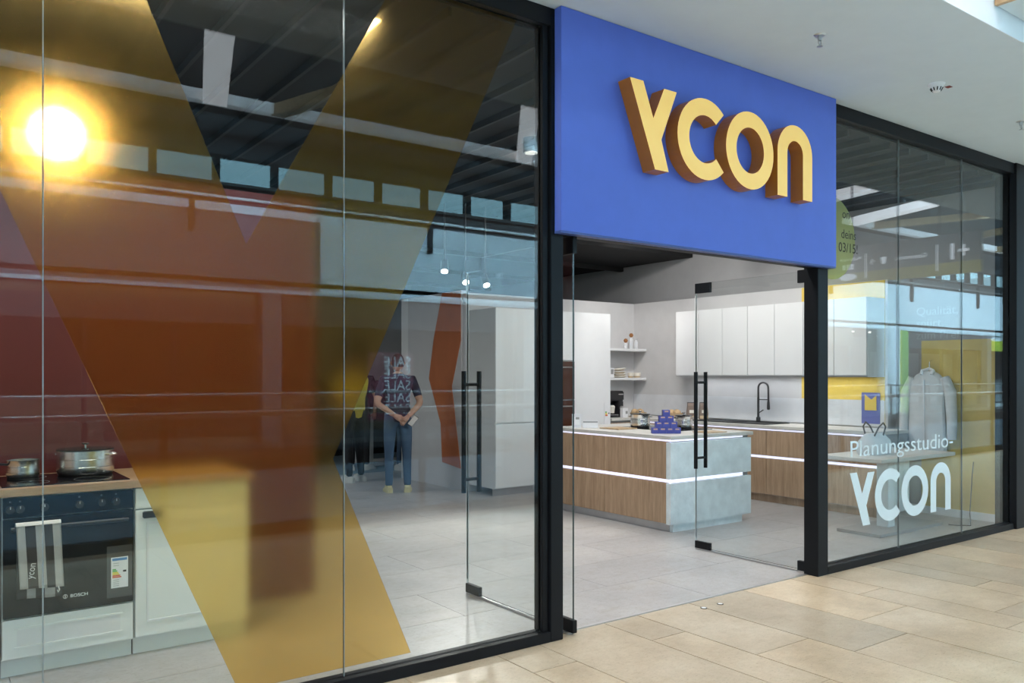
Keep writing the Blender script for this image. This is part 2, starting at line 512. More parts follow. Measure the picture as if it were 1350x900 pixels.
# far fascia and clerestory
fas = sbox('wall_far', -14.2, 50.2, -14.75, -14.52, 3.32, 5.62, 'fascia_band')
box('dim_cladding', -14.2, 7.7, -14.52, -14.5, 3.40, 5.02, 'fascia_grey', fas)  # darker colour stands in for weaker daylight on this stretch of fascia
box('white_cladding', 7.7, 50.2, -14.52, -14.5, 3.40, 5.20, 'fascia_white', fas)
box('pale_ledge', -14.2, 7.7, -14.52, -14.46, 5.02, 5.20, 'fascia_white', fas)
box('ledge', -14.2, 50.2, -14.52, -14.3, 5.56, 5.62, 'fascia_band', fas)
box('shadow_gap', -14.2, 50.2, -14.5, -14.44, 3.32, 3.40, 'soffit_paint', fas)
box('pipe_rail', -14.2, 50.2, -14.40, -14.34, 5.28, 5.34, 'rail_metal', fas)
hd = sbox('trim_2', -14.2, 50.2, -14.75, -14.45, 6.22, 7.1, 'roof_dark')
x = -14.2
q = box('mullion', -0.06, 0.06, -14.70, -14.48, 5.62, 6.22, 'black_frame', fas)
wp = box('clerestory_pane', -0.58, 0.58, -14.62, -14.60, 5.66, 6.20, 'door_glass', fas)
for k in range(50):
    m = q.copy(); COL.objects.link(m); m.location.x = -14.0 + k * 1.29 + 0.0 - ORI[fas.name].x
    g = wp.copy(); COL.objects.link(g); g.location.x = -14.0 + k * 1.29 + 0.645 - ORI[fas.name].x
bpy.data.objects.remove(q); bpy.data.objects.remove(wp)
for k in range(11):
    xx = -12.6 + k * 5.8
    bm = bmesh.new()
    add_box(bm, xx - 0.05, xx + 0.05, -14.5, -14.38, 4.55, 5.5)
    obj('bracket', bm, 'black_frame', fas)

# light frame in the atrium roof: white rails with white and timber diagonals
def lightframe(x0, x1, label, diags):
    t = thing('light_frame', ((x0 + x1) / 2, -10.3, 6.55), label, 'light frame', 'light frames in the atrium roof')
    box('rail', x0, x1, -8.75, -8.52, 6.55, 6.75, 'frame_white', t)
    box('rail', x0 + 0.8, x1 + 0.5, -12.25, -12.02, 6.55, 6.75, 'frame_white', t)
    for (a, b, ya, yb, mt) in diags:
        w_ = 0.13 if mt == 'beam_wood' else 0.22
        prism('diagonal', [(a - w_, ya), (a + w_, ya), (b + w_, yb), (b - w_, yb)], 6.52, 6.74, 'frame_lit' if mt == 'fascia_white' else mt, t, axis='z')
        if mt == 'fascia_white' and 9 < a < 10:
            cx, cy_ = (a + b) / 2 + 0.1, (ya + yb) / 2
            lathe('downlight', [(0.0, -0.30), (0.17, -0.30), (0.17, 0.0), (0, 0.0)], (cx, cy_, 6.52), 'lamp_disc' if False else 'white_paint', t, 16)
            lathe('lens', [(0.0, -0.012), (0.14, -0.012), (0.14, 0), (0, 0)], (cx, cy_, 6.215), 'small_spot', t, 16)
    for xx in (x0 + 1.2, x1 - 1.2):
        tube('hanger', [(xx, -10.3, 7.1), (xx, -10.3, 6.74)], 0.015, 'rail_metal', t, 6)
        box('crossbar', xx - 0.03, xx + 0.03, -12.1, -8.6, 6.69, 6.75, 'fascia_white', t)
lightframe(-9.0, 21.4, 'white and timber light frame nearest the shop sign reflected in the left window', [
    (-2.3, -4.2, -8.6, -12.1, 'beam_wood'), (3.65, 4.6, -8.6, -12.1, 'fascia_white'), (6.9, 5.8, -8.6, -12.1, 'beam_wood'), (9.35, 11.8, -8.6, -12.1, 'fascia_white'),
    (15.0, 13.4, -8.6, -12.1, 'beam_wood'), (21.2, 21.9, -8.6, -12.1, 'fascia_white')])
lightframe(24.4, 47.0, 'white and timber light frame reflected in the right window', [
    (24.5, 25.6, -8.6, -12.1, 'fascia_white'), (28.1, 26.9, -8.6, -12.1, 'beam_wood'), (31.0, 32.4, -8.6, -12.1, 'beam_wood'), (37.5, 36.0, -8.6, -12.1, 'beam_wood'), (41, 42.5, -8.6, -12.1, 'fascia_white')])

# railings along the void
def railing(y, label, x0=-13.8, x1=49.8, h=1.14, step=2.6):
    t = thing('railing', ((x0 + x1) / 2, y, 0), label, 'railing', 'atrium railings')
    tube('handrail', [(x0, y, h), (x1, y, h)], 0.032, 'rail_metal', t, 10)
    box('base_rail', x0, x1, y - 0.05, y + 0.05, 0.0, 0.10, 'black_frame', t)
    post = None; pane = None
    n = int((x1 - x0) / step)
    for k in range(n + 1):
        xx = x0 + k * step
        if post is None:
            post = box('post', xx - 0.03, xx + 0.03, y - 0.02, y + 0.02, 0.1, h - 0.025, 'black_frame', t)
            pane = box('glass_panel', xx + 0.06, xx + step - 0.06, y - 0.006, y + 0.006, 0.12, h - 0.12, 'door_glass', t)
            bx0, px0 = post.location.x, pane.location.x
        else:
            p = post.copy(); COL.objects.link(p); p.location.x = bx0 + k * step
            if k < n:
                p = pane.copy(); COL.objects.link(p); p.location.x = px0 + k * step
railing(-4.06, 'glass railing with round handrail along the near edge of the void')
railing(-11.98, 'glass railing with round handrail along the far side of the void', h=1.14)

# opposite shops: dark fronts with sign bands, pillars
def shopfront(x0, x1, label, band, body, txt=None, posters=()):
    t = thing('opposite_shop', ((x0 + x1) / 2, -14.6, 0), label, 'shop front')
    box('sign_band', x0, x1, -14.72, -14.52, 2.62, 3.10, band, t)
    box('bulkhead', x0, x1, -14.74, -14.56, 3.10, 3.5, body, t)
    n = max(2, int((x1 - x0) / 1.6))
    for k in range(n + 1):
        xx = x0 + (x1 - x0) * k / n
        box('mullion', xx - 0.04, xx + 0.04, -14.70, -14.58, 0, 2.62, 'black_frame', t)
    box('base', x0, x1, -14.72, -14.56, 0, 0.16, body, t)
    box('counter', x0 + 0.5, x0 + (x1 - x0) * 0.6, -17.2, -16.6, 0, 1.05, 'shop_brown', t)
    box('display_wall', x0 + 0.3, x1 - 0.3, -20.6, -20.4, 0, 2.7, body, t)
    if txt:
        text('lettering', txt, 0.34, 'print_white', t, basis((x1 - 0.6, -14.515, 2.74), (-1, 0, 0), (0, 0, 1)), 'LEFT', 0.004)
    for k in range(n):
        xx = x0 + (x1 - x0) * (k + 0.5) / n
        for yy in (-15.6, -17.4, -19.2):
            if random.random() < 0.75:
                px = xx + random.uniform(-0.3, 0.3)
                lathe('ceiling_spot', [(0, 0), (0.055, 0), (0.055, 0.06), (0, 0.06)], (px, yy, 3.42), 'small_spot', t, 10)
    return t
shopfront(-13.8, -1.2, 'dark shop front across the void at the far left end', 'shop_dark', 'shop_dark')
shopfront(-0.6, 6.2, 'dark brown shop front across the void facing the cooker', 'shop_dark', 'shop_brown')
sA = shopfront(6.8, 13.4, 'dark shop front across the void with a red poster', 'shop_dark', 'shop_dark')
shopfront(14.0, 20.6, 'brown shop front across the void opposite the shop door', 'shop_brown', 'shop_brown')
shopfront(21.2, 29.6, 'brown shop front across the void beside the round white pillar', 'shop_brown', 'shop_brown')
shopfront(33.1, 40.2, 'black shop front across the void beside the green panel', 'shop_dark', 'shop_dark')
shopfront(40.8, 49.8, 'pale shop front across the void at the far right end', 'shop_yellow', 'white_paint')
for k, xx in enumerate((-0.9, 6.5, 13.7, 20.9, 40.5)):
    tag(sbox('pillar', xx - 0.22, xx + 0.22, -14.8, -14.35, 0, 3.32, 'fascia_grey', 0.01))
tag(lathe('round_pillar', [(0.42, 0), (0.42, 3.3)], (31.2, -14.0, 0), 'fascia_white', None, 24), kind='structure')
t = thing('stripe_panel', (32.4, -14.3, 0), 'yellow and green upright panel across the void', 'panel')
box('yellow_stripe', 32.1, 32.4, -14.5, -14.1, 0, 3.3, 'shop_yellow', t)
box('green_stripe', 32.4, 32.9, -14.5, -14.1, 0, 3.3, 'shop_green', t)
# poster with repeated sale lettering
t = thing('sale_poster', (9.5, -14.5, 0.3), 'dark red poster with repeated white sale lettering across the void', 'poster')
box('sheet', 8.9, 10.15, -14.52, -14.50, 0.40, 2.05, 'poster_red', t)
for k in range(5):
    text('lettering', 'SALE', 0.36, 'print_white', t, basis((10.08, -14.495, 1.70 - 0.29 * k), (-1, 0, 0), (0, 0, 1)), 'LEFT', 0.002, 0.98)

# hanging direction sign
t = thing('direction_sign', (11.4, -2.7, 2.86), 'hanging grey and yellow direction sign with floor number and arrows', 'sign')
box('upper_panel', 11.36, 11.44, -3.9, -1.55, 3.02, 3.40, 'wayfinding_grey', t)
box('lower_panel', 11.36, 11.44, -3.9, -1.55, 2.86, 3.02, 'wayfinding_yellow', t)
for yy in (-2.1, -3.4):
    tube('rod', [(11.4, yy, 3.40), (11.4, yy, 7.1)], 0.012, 'black_frame', t, 8)
DS = lambda y, z: basis((11.352, y, z), (0, -1, 0), (0, 0, 1))
text('number', '+1', 0.30, 'sign_white', t, DS(-1.68, 3.06), 'LEFT', 0.002, 0.9, 0.006)
text('lettering', 'Gastronomie', 0.085, 'sign_white', t, DS(-2.25, 3.13), 'LEFT', 0.002)
box('divider', 11.352, 11.36, -2.12, -2.105, 2.92, 3.28, 'sign_white', t)
box('divider', 11.352, 11.36, -3.16, -3.145, 2.92, 3.28, 'sign_white', t)
text('arrow_sign', '\u2191', 0.12, 'sign_white', t, DS(-3.0, 3.10), 'LEFT', 0.002)
prism('cup_pictogram', [(-2.84, 3.20), (-2.92, 3.20), (-2.91, 3.12), (-2.89, 3.10), (-2.87, 3.10), (-2.85, 3.12)], 11.352, 11.36, 'sign_white', t, axis='x')
text('shop_name', 'Mediamarkt', 0.075, 'sign_white', t, DS(-3.22, 3.20), 'LEFT', 0.002)
for k in range(3):
    box('logo_block', 11.352, 11.36, -3.40 - 0.07 * k, -3.35 - 0.07 * k, 3.07, 3.15, 'sign_white', t)
prism('logo_oval', [(-3.44 + 0.14 * math.cos(a * PI / 8), 2.96 + 0.05 * math.sin(a * PI / 8)) for a in range(16)], 11.352, 11.36, 'sign_white', t, axis='x')

# sprinklers and detector under the soffit
def sprinkler(x, y, label):
    t = thing('sprinkler', (x, y, SOF - 0.075), label, 'sprinkler', 'ceiling sprinklers')
    lathe('rosette', [(0.0, -0.008), (0.028, -0.008), (0.036, 0.0), (0.0, 0.0)], (x, y, SOF), 'steel_rough', t, 18)
    lathe('body', [(0.010, -0.035), (0.012, -0.03), (0.012, -0.006)], (x, y, SOF), 'steel_rough', t, 12)
    bm = bmesh.new()
    for sgn in (-1, 1):
        add_tube(bm, [(x + sgn * 0.010, y, SOF - 0.034), (x + sgn * 0.014, y, SOF - 0.05), (x, y, SOF - 0.066)], 0.003, 6)
    obj('arms', bm, 'steel_rough', t)
    lathe('deflector', [(0, -0.072), (0.017, -0.072), (0.017, -0.069), (0, -0.067)], (x, y, SOF), 'steel_rough', t, 14)
sprinkler(4.46, -0.79, 'ceiling sprinkler above the blue shop sign')
sprinkler(7.30, -0.75, 'ceiling sprinkler at the right edge of the ceiling')
t = thing('smoke_detector', (5.88, -0.78, SOF - 0.06), 'white round smoke detector on the ceiling', 'smoke detector')
lathe('base', [(0.0, -0.016), (0.052, -0.016), (0.058, 0.0), (0, 0)], (5.88, -0.78, SOF), 'white_paint', t, 24)
lathe('head', [(0.0, -0.058), (0.022, -0.056), (0.034, -0.040), (0.046, -0.016), (0, -0.016)], (5.88, -0.78, SOF), 'white_paint', t, 24)
for k in range(10):
    a = 2 * PI * k / 10
    tube('slot', [(5.88 + 0.041 * math.cos(a), -0.78 + 0.041 * math.sin(a), SOF - 0.03), (5.88 + 0.029 * math.cos(a), -0.78 + 0.029 * math.sin(a), SOF - 0.05)], 0.0042, 'black_matt', t, 6)
tag(box('ceiling_tag', 5.985, 6.03, -0.82, -0.785, SOF - 0.003, SOF, 'red_tag'), 'tiny dark red tag beside the smoke detector', 'tag')

# ------------------------------------------------------------------ storefront frame and glazing
FY0, FY1 = -0.12, -0.02
GY0, GY1 = -0.076, -0.064
def pane(x0, x1, z0, z1, parent, mat='glass'):
    bm = bmesh.new()
    fs = add_box(bm, x0, x1, GY0, GY1, z0, z1)
    for f in fs:
        f.normal_update()
        f.material_index = 0 if abs(f.normal.y) > 0.5 else 1
    return obj('glass_pane', bm, [mat, 'glass_edge'], parent)
win1 = tag(thing('window_1', (1.0, FY0, 0), None, None), kind='structure')
box('sill_frame', -0.96, 2.91, FY0, FY1, 0.0, 0.058, 'black_frame', win1, 0.003)
box('head_frame', -0.96, 2.91, FY0, FY1, 3.46, SOF, 'black_frame', win1, 0.003)
box('jamb_frame', -0.96, -0.90, FY0, FY1, 0.058, 3.46, 'black_frame', win1)
box('jamb_frame', 2.868, 2.905, -0.10, FY1, 0.058, 3.46, 'black_frame', win1, 0.002)
for a, b in ((-0.9, 0.418), (0.422, 1.678), (1.682, 2.868)):
    pane(a, b, 0.058, 3.46, win1)
for xx in (0.42, 1.68):
    box('silicone_joint', xx - 0.002, xx + 0.002, GY0 + 0.002, GY1 - 0.002, 0.058, 3.46, 'glass_edge', win1)
k = 0.973
fp = [K(a, b, k) for a, b in ((-.267, 3.53), (.644, 3.53), (1.246, 2.097), (2.01, 3.53), (2.781, 3.53), (1.67, 1.09), (2.100, .062), (1.212, .062))]
fp = [(a, min(b, 3.455)) for a, b in fp]
tag(prism('window_film', fp, GY0 + 0.004, GY0 + 0.006, 'yellow_film', win1), 'translucent yellow film cut as a giant letter')

win2 = tag(thing('window_2', (7.1, FY0, 0), None, None), kind='structure')
box('sill_frame', 5.58, 8.69, FY0, FY1, 0.0, 0.058, 'black_frame', win2, 0.003)
box('head_frame', 5.58, 8.69, FY0, FY1, 3.46, SOF, 'black_frame', win2, 0.003)
for a, b in ((5.58, 6.658), (6.662, 7.738), (7.742, 8.69)):
    pane(a, b, 0.058, 3.46, win2)
for xx in (6.66, 7.74):
    box('silicone_joint', xx - 0.002, xx + 0.002, GY0 + 0.002, GY1 - 0.002, 0.058, 3.46, 'glass_edge', win2)
for nm, (x0, x1, xm) in (('trim_3', (2.91, 3.0, 'a')), ('trim_4', (5.45, 5.58, 'b'))):
    sbox(nm, x0, x1, FY0, 0.0, 0, SOF, 'black_frame', 0.003)
sbox('trim_5', 8.69, 9.02, FY0 - 0.02, 0.06, 0, SOF, 'black_frame', 0.003)
sbox('trim_6', 3.0, 5.45, FY0 + 0.03, FY1, 2.30, 2.36, 'black_frame', 0.003)
sbox('trim_7', 3.02, 5.44, -0.035, -0.01, 0.0, 0.006, 'steel_rough')
sbox('wall_transom', 3.0, 5.45, FY0 + 0.02, -0.03, 2.36, SOF, 'black_matt')

# glyphs of the logo, in metres of the big sign (height 0.52)
def glyph(bm, kind, ox, oz, s, y0, y1, rim=0.0, sx=1.0):
    if kind == 'y':
        pts = [(0, .522), (.112, .522), (.198, .312), (.292, .510), (.405, .510), (.268, .190), (.332, 0), (.212, 0)]
        loop = pts
        A = [bm.verts.new((ox + a * s * sx, y0, oz + b * s)) for a, b in pts]
        B = [bm.verts.new((ox + a * s * sx, y1, oz + b * s)) for a, b in pts]
        f = bm.faces.new(A); bm.faces.new(B[::-1])
        n = len(pts)
        for i in range(n):
            bm.faces.new((A[i], B[i], B[(i + 1) % n], A[(i + 1) % n]))
        return [f]
    pairs = []
    closed = False
    if kind == 'c':
        N_ = 36
        for i in range(N_ + 1):
            a = R(46) + (2 * PI - R(92)) * i / N_
            pairs.append(((.672 + .26 * math.cos(a), .261 + .262 * math.sin(a)), (.672 + .152 * math.cos(a), .261 + .154 * math.sin(a))))
    elif kind == 'o':
        N_ = 44; closed = True
        for i in range(N_):
            a = 2 * PI * i / N_
            pairs.append(((1.129 + .252 * math.cos(a), .261 + .262 * math.sin(a)), (1.129 + .146 * math.cos(a), .261 + .155 * math.sin(a))))
    else:
        x0, wd, h, st = 1.427, .408, .520, .112
        rr = wd / 2
        pairs.append(((x0, 0), (x0 + st, 0)))
        for i in range(21):
            a = PI - PI * i / 20
            pairs.append(((x0 + rr + rr * math.cos(a), h - rr + rr * math.sin(a)), (x0 + rr + (rr - st) * math.cos(a), h - rr + (rr - st) * math.sin(a))))
        pairs.append(((x0 + wd, 0), (x0 + wd - st, 0)))
    V = []
    for o_, i_ in pairs:
        V.append([bm.verts.new((ox + p[0] * s * sx, yy, oz + p[1] * s)) for yy in (y0, y1) for p in (o_, i_)])
    front = []
    rng = range(len(V)) if closed else range(len(V) - 1)
    for i in rng:
        a, b = V[i], V[(i + 1) % len(V)]
        front.append(bm.faces.new((a[0], b[0], b[1], a[1])))
        bm.faces.new((a[2], a[3], b[3], b[2]))
        bm.faces.new((a[0], a[2], b[2], b[0]))
        bm.faces.new((a[1], b[1], b[3], a[3]))
    if not closed:
        bm.faces.new((V[0][0], V[0][1], V[0][3], V[0][2]))
        bm.faces.new((V[-1][0], V[-1][2], V[-1][3], V[-1][1]))
    return front
# shop sign
SY = -0.18
sg = thing('shop_sign', (4.26, SY, 2.30), 'blue fascia sign with four raised yellow letters over the door', 'sign')
x0, z0 = K(3.034, 2.334, 3.56 / 3.68)
x1, _ = K(5.78, 2.334, 3.56 / 3.68)
bm = bmesh.new()
add_box(bm, x0, x1, SY, FY0 - 0.001, z0, SOF - 0.002, 0.002)
obj('panel', bm, 'sign_blue', sg)
box('bottom_edge', x0, x1, SY + 0.004, FY0 - 0.001, z0 - 0.012, z0, 'sign_blue_edge', sg)
LY = -0.28
kf = (LY - CY) / (-0.16 - CY)
lx, lz = K(3.484, 2.76, kf)
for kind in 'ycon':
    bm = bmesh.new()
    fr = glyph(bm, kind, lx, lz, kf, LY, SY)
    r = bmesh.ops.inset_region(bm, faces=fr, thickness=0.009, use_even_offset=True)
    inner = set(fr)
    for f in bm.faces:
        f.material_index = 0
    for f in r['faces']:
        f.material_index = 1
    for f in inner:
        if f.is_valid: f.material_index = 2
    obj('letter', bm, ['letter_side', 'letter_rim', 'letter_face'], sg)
# lettering on the right window
kd = (GY0 - CY) / (0.03 - CY)
dx, dz_ = K(6.109, 0.268, kd)
for kind in 'ycon':
    bm = bmesh.new()
    glyph(bm, kind, dx, dz_, 0.845 * kd, GY0 - 0.0012, GY0 - 0.0004, sx=1.055)
    obj('vinyl_letter', bm, 'decal', win2)
text('vinyl_lettering', 'Planungsstudio-', 0.182, 'decal', win2, FRONT(*[K(6.10, .838, kd)[0], GY0 - 0.001, K(6.1, .838, kd)[1]]), 'LEFT', 0.0004, 1.44)
# round sticker
sxc, szc = K(5.86, 2.58, kd)
prism('round_sticker', [(sxc + 0.32 * math.cos(a * PI / 20), szc + 0.32 * math.sin(a * PI / 20)) for a in range(40)], GY0 + 0.004, GY0 + 0.006, 'sticker_film', win2)
for body, x, z, sz in (('on', 6.0, 2.75, .10), ('deins', 5.985, 2.59, .10), ('03/15!', 5.95, 2.48, .105)):
    text('sticker_lettering', body, sz, 'print_black', win2, FRONT(K(x, z, kd)[0], GY0 - 0.001, K(x, z, kd)[1]), 'LEFT', 0.0003)

# glass doors, opened inwards
def door(name, xd, yfree, sgn, htop, label_x):
    d = tag(thing(name, (xd, 0.0, 0.0), None, None), kind='structure')
    bm = bmesh.new()
    fs = add_box(bm, xd - 0.006, xd + 0.006, -0.09, yfree, 0.02, htop)
    for f in fs:
        f.normal_update()
        f.material_index = 0 if abs(f.normal.x) > 0.5 else (2 if f.normal.y > 0.5 else 1)
    obj('glass_leaf', bm, ['door_glass', 'door_edge', 'edge_bright'], d)
    box('pale_edge', xd - 0.0075, xd + 0.0075, yfree, yfree + 0.004, 0.10, htop - 0.10, 'edge_bright', d)  # pale strip added along the free glass edge to draw its white line
    for z0, z1 in ((0.012, 0.085), (htop - 0.085, htop + 0.012)):
        box('pivot_patch', xd - 0.016, xd + 0.016, -0.105, 0.075, z0, z1, 'black_frame', d, 0.002)
        box('corner_patch', xd - 0.014, xd + 0.014, yfree - 0.16, yfree + 0.004, z0, z1 - 0.012, 'black_frame', d, 0.002)
    h = None
    for s_ in (-1, 1):
        xb = xd + s_ * 0.062
        tube('handle_bar', [(xb, yfree - 0.05, 0.70), (xb, yfree - 0.05, 1.525)], 0.0165, 'black_frame', d, 14)
    for z in (0.79, 1.435):
        tube('handle_bolt', [(xd - 0.062, yfree - 0.05, z), (xd + 0.062, yfree - 0.05, z)], 0.011, 'black_frame', d, 10)
    lathe('floor_pivot', [(0, 0), (0.03, 0), (0.03, 0.012), (0, 0.012)], (xd, -0.05, 0.0), 'steel_rough', d, 16)
    box('floor_seal', xd - 0.012, xd + 0.012, 0.08, yfree, 0.002, 0.012, 'steel_rough', d)
    return d
door('door_1', 3.10, 1.03, 1, 2.285, '')
door('door_2', 5.49, 1.09, -1, 2.285, '')

# ------------------------------------------------------------------ shop shell
XR = 8.95
sf = sbox('floor_shop', -1.6, XR, -0.02, 11.5, -0.3, -0.012, 'grey_joint')
tl = None
tw, th = 1.2, 0.6
proto = None
for j in range(13):
    y0 = 0.0 + j * th
    off = (j % 3) * 0.4
    xx = -1.6 - off
    while xx < XR:
        a, b = max(-1.6, xx), min(XR, xx + tw)
        if b - a > 0.05:
            full = (b - a) > tw - 1e-4
            if full and proto is not None:
                o = proto.copy(); COL.objects.link(o)
                o.location.x = (a + b) / 2 - ORI[sf.name].x; o.location.y = y0 + th / 2 - ORI[sf.name].y
            else:
                o = box('floor_tile', a + 0.0015, b - 0.0015, y0 + 0.0015, y0 + th - 0.0015, -0.012, 0.0, 'grey_tile', sf)
                if full: proto = o
        xx += tw
box('carpet', -1.6, XR, 7.8, 11.5, -0.012, 0.0, 'carpet_blue', sf)
sbox('wall_right', XR, XR + 0.15, -0.02, 11.5, 0, 3.45, 'wall_grey')
sbox('wall_back', -1.6, XR, 11.5, 11.65, 0, 3.45, 'wall_paint')
sbox('wall_shop_left', -1.75, -1.6, -0.02, 11.5, 0, 3.45, 'wall_paint')
cs = sbox('ceiling_shop', -1.75, XR + 0.15, -0.02, 11.65, 3.45, 3.56, 'ceiling_black')
sl = box('ceiling_slat', -0.012, 0.012, 0.0, 11.4, 3.40, 3.45, 'slat_black', cs)
for k in range(34):
    o = sl.copy(); COL.objects.link(o); o.location.x = -1.4 + 0.31 * k - ORI[cs.name].x
bpy.data.objects.remove(sl)
dc_ = box('lowered_ceiling', -1.6, XR, 4.2, 11.5, 3.16, 3.34, 'ceiling_black', cs)
for yy in (5.6, 7.4, 9.2):
    box('ceiling_beam', -1.6, XR, yy, yy + 0.06, 3.10, 3.16, 'slat_black', dc_)

# red partition behind the cooker
sbox('wall_red', -1.6, 2.26, 1.66, 1.80, 0, 2.70, 'red_paint')
# kitchen set walls
sbox('wall_kitchen_back', 5.82, 8.94, 5.20, 5.32, 0, 2.56, 'wall_paint')
wr = sbox('wall_kitchen_side', 8.78, XR, 1.22, 5.20, 0, 2.56, 'wall_paint')
box('yellow_panel', 8.772, 8.78, 1.25, 2.31, 0.92, 2.555, 'yellow_paint', wr)
box('splashback', 8.766, 8.772, 1.25, 5.19, 0.92, 1.215, 'marble', wr)
# partition with orange graphic
wp_ = sbox('wall_partition', 5.80, 5.90, 5.33, 6.75, 0, 2.60, 'wall_paint')
prism('orange_graphic', [(5.34, 2.60), (5.34, 1.95), (5.56, 1.35), (5.34, 0.28), (5.80, 0.33), (5.84, 0.85), (6.15, 1.45), (6.02, 2.0), (5.80, 2.60)], 5.792, 5.80, 'orange_paint', wp_, axis='x')
sbox('trim_8', 5.80, 6.02, 6.75, 6.95, 0, 2.60, 'white_paint')
# tan painted part of the right wall, with printed words
tp = sbox('wall_tan', 8.93, XR, -0.02, 0.92, 0.08, 1.87, 'tan_paint')
RW = lambda y, z: basis((8.9485, y, z), (0, -1, 0), (0, 0, 1))
for body, y, z in (('Qualit\u00e4t,', 0.99, 2.15), ('sp\u00fcrt.', 0.99, 2.02), ('zum Preis.', 0.99, 1.89)):
    text('wall_lettering', body, 0.13, 'decal_grey', tp, RW(y, z), 'LEFT', 0.001)
sbox('baseboard_right', 8.92, XR, -0.02, 1.2, 0, 0.08, 'white_paint')

# ------------------------------------------------------------------ cooker corner
CF = 1.0
oc = thing('oven_cabinet', (0.665, 1.3, 0), 'white base cabinet carrying the built-in black oven', 'cabinet')
box('carcass', 0.366, 0.964, CF + 0.022, 1.64, 0.09, 0.90, 'white_lacquer', oc)
dr = box('drawer_front', 0.368, 0.962, CF, CF + 0.02, 0.10, 0.292, 'white_lacquer', oc)
box('drawer_panel', 0.43, 0.90, CF - 0.001, CF + 0.004, 0.155, 0.24, 'white_laminate', dr)
for a in ((0.42, 0.91, 0.24, 0.25), (0.42, 0.91, 0.145, 0.155)):
    box('rim', a[0], a[1], CF - 0.005, CF, a[2], a[3], 'white_lacquer', dr)
box('plinth', 0.366, 0.964, CF + 0.055, CF + 0.07, 0, 0.09, 'white_lacquer', oc)
ov = thing('oven', (0.665, CF, 0.30), 'black built-in oven with six knobs under the wooden worktop', 'oven')
box('control_panel', 0.370, 0.960, CF - 0.012, CF + 0.02, 0.795, 0.892, 'oven_glass', ov, 0.002)
dd = box('door', 0.370, 0.960, CF - 0.014, CF + 0.02, 0.302, 0.788, 'oven_glass', ov, 0.003)
box('window', 0.43, 0.90, CF - 0.0144, CF - 0.014, 0.44, 0.70, 'oven_glass', dd)
tube('handle', [(0.40, CF - 0.055, 0.745), (0.93, CF - 0.055, 0.745)], 0.011, 'black_plastic', dd, 12)
for xx in (0.42, 0.91):
    tube('handle_stay', [(xx, CF - 0.055, 0.745), (xx, CF - 0.012, 0.745)], 0.008, 'black_plastic', dd, 8)
for xx in (0.375, 0.442, 0.547, 0.704, 0.807, 0.876):
    xx = max(xx, 0.40)
    bm = bmesh.new()
    add_tube(bm, [(xx, CF - 0.012, 0.838), (xx, CF - 0.036, 0.838)], [0.021, 0.018], 18)
    kb = obj('knob', bm, 'black_plastic', ov, smooth=True)
    box('marker', xx - 0.0015, xx + 0.0015, CF - 0.0375, CF - 0.036, 0.842, 0.855, 'print_white', kb)
    lathe_ = text('symbol', 'o', 0.016, 'steel_rough', ov, FRONT(xx - 0.004, CF - 0.0125, 0.872), 'LEFT', 0.0003)
text('lettering', 'BOSCH', 0.023, 'print_white', ov, FRONT(0.662, CF - 0.0148, 0.368), 'LEFT', 0.0004, 1.1)
bm = bmesh.new()
for i in range(20):
    a0, a1 = 2 * PI * i / 20, 2 * PI * (i + 1) / 20
    V = [bm.verts.new((0.640 + r_ * math.cos(a), CF - 0.0150, 0.376 + r_ * math.sin(a))) for a in (a0, a1) for r_ in (0.0085, 0.0105)]
    bm.faces.new((V[0], V[1], V[3], V[2]))
obj('emblem_ring', bm, 'print_white', ov)
box('emblem_bar', 0.6385, 0.6415, CF - 0.0152, CF - 0.0148, 0.369, 0.383, 'print_white', ov)
bc = thing('base_cabinet', (1.275, 1.3, 0), 'white panelled base cabinet right of the oven', 'cabinet', 'base cabinets of the cooker corner')
box('carcass', 0.972, 1.578, CF + 0.022, 1.64, 0.09, 0.90, 'white_lacquer', bc)
box('drawer_front', 0.974, 1.576, CF, CF + 0.02, 0.785, 0.895, 'white_lacquer', bc, 0.002)
cd = box('cabinet_door', 0.974, 1.576, CF, CF + 0.02, 0.10, 0.778, 'white_lacquer', bc, 0.002)
for a in ((1.03, 1.52, 0.175, 0.185), (1.03, 1.52, 0.70, 0.71), (1.03, 1.04, 0.185, 0.70), (1.51, 1.52, 0.185, 0.70)):
    box('rim', a[0], a[1], CF - 0.005, CF, a[2], a[3], 'white_laminate', cd)
box('handle', 1.008, 1.105, CF - 0.028, CF, 0.735, 0.770, 'black_plastic', cd, 0.004)
box('plinth', 0.972, 1.578, CF + 0.055, CF + 0.07, 0, 0.09, 'white_lacquer', bc)
b2 = thing('base_cabinet', (0.05, 1.3, 0), 'white base cabinet left of the oven at the picture edge', 'cabinet', 'base cabinets of the cooker corner')
box('carcass', -0.27, 0.360, CF + 0.022, 1.64, 0.09, 0.90, 'white_lacquer', b2)
box('cabinet_door', -0.268, 0.358, CF, CF + 0.02, 0.10, 0.895, 'white_lacquer', b2, 0.002)
box('plinth', -0.27, 0.36, CF + 0.055, CF + 0.07, 0, 0.09, 'white_lacquer', b2)
wt = thing('worktop', (0.65, 1.3, 0.90), 'wooden worktop over the white cooker cabinets', 'worktop')
bm = bmesh.new(); add_box(bm, -0.29, 1.60, CF - 0.02, 1.655, 0.90, 0.938, 0.003)
obj('slab', bm, 'butcher_wood', wt)
ch = thing('cooktop', (0.66, 1.33, 0.938), 'black glass cooktop set on the wooden worktop', 'cooktop')
box('glass_plate', 0.37, 0.96, 1.06, 1.57, 0.938, 0.943, 'oven_glass', ch, 0.001)
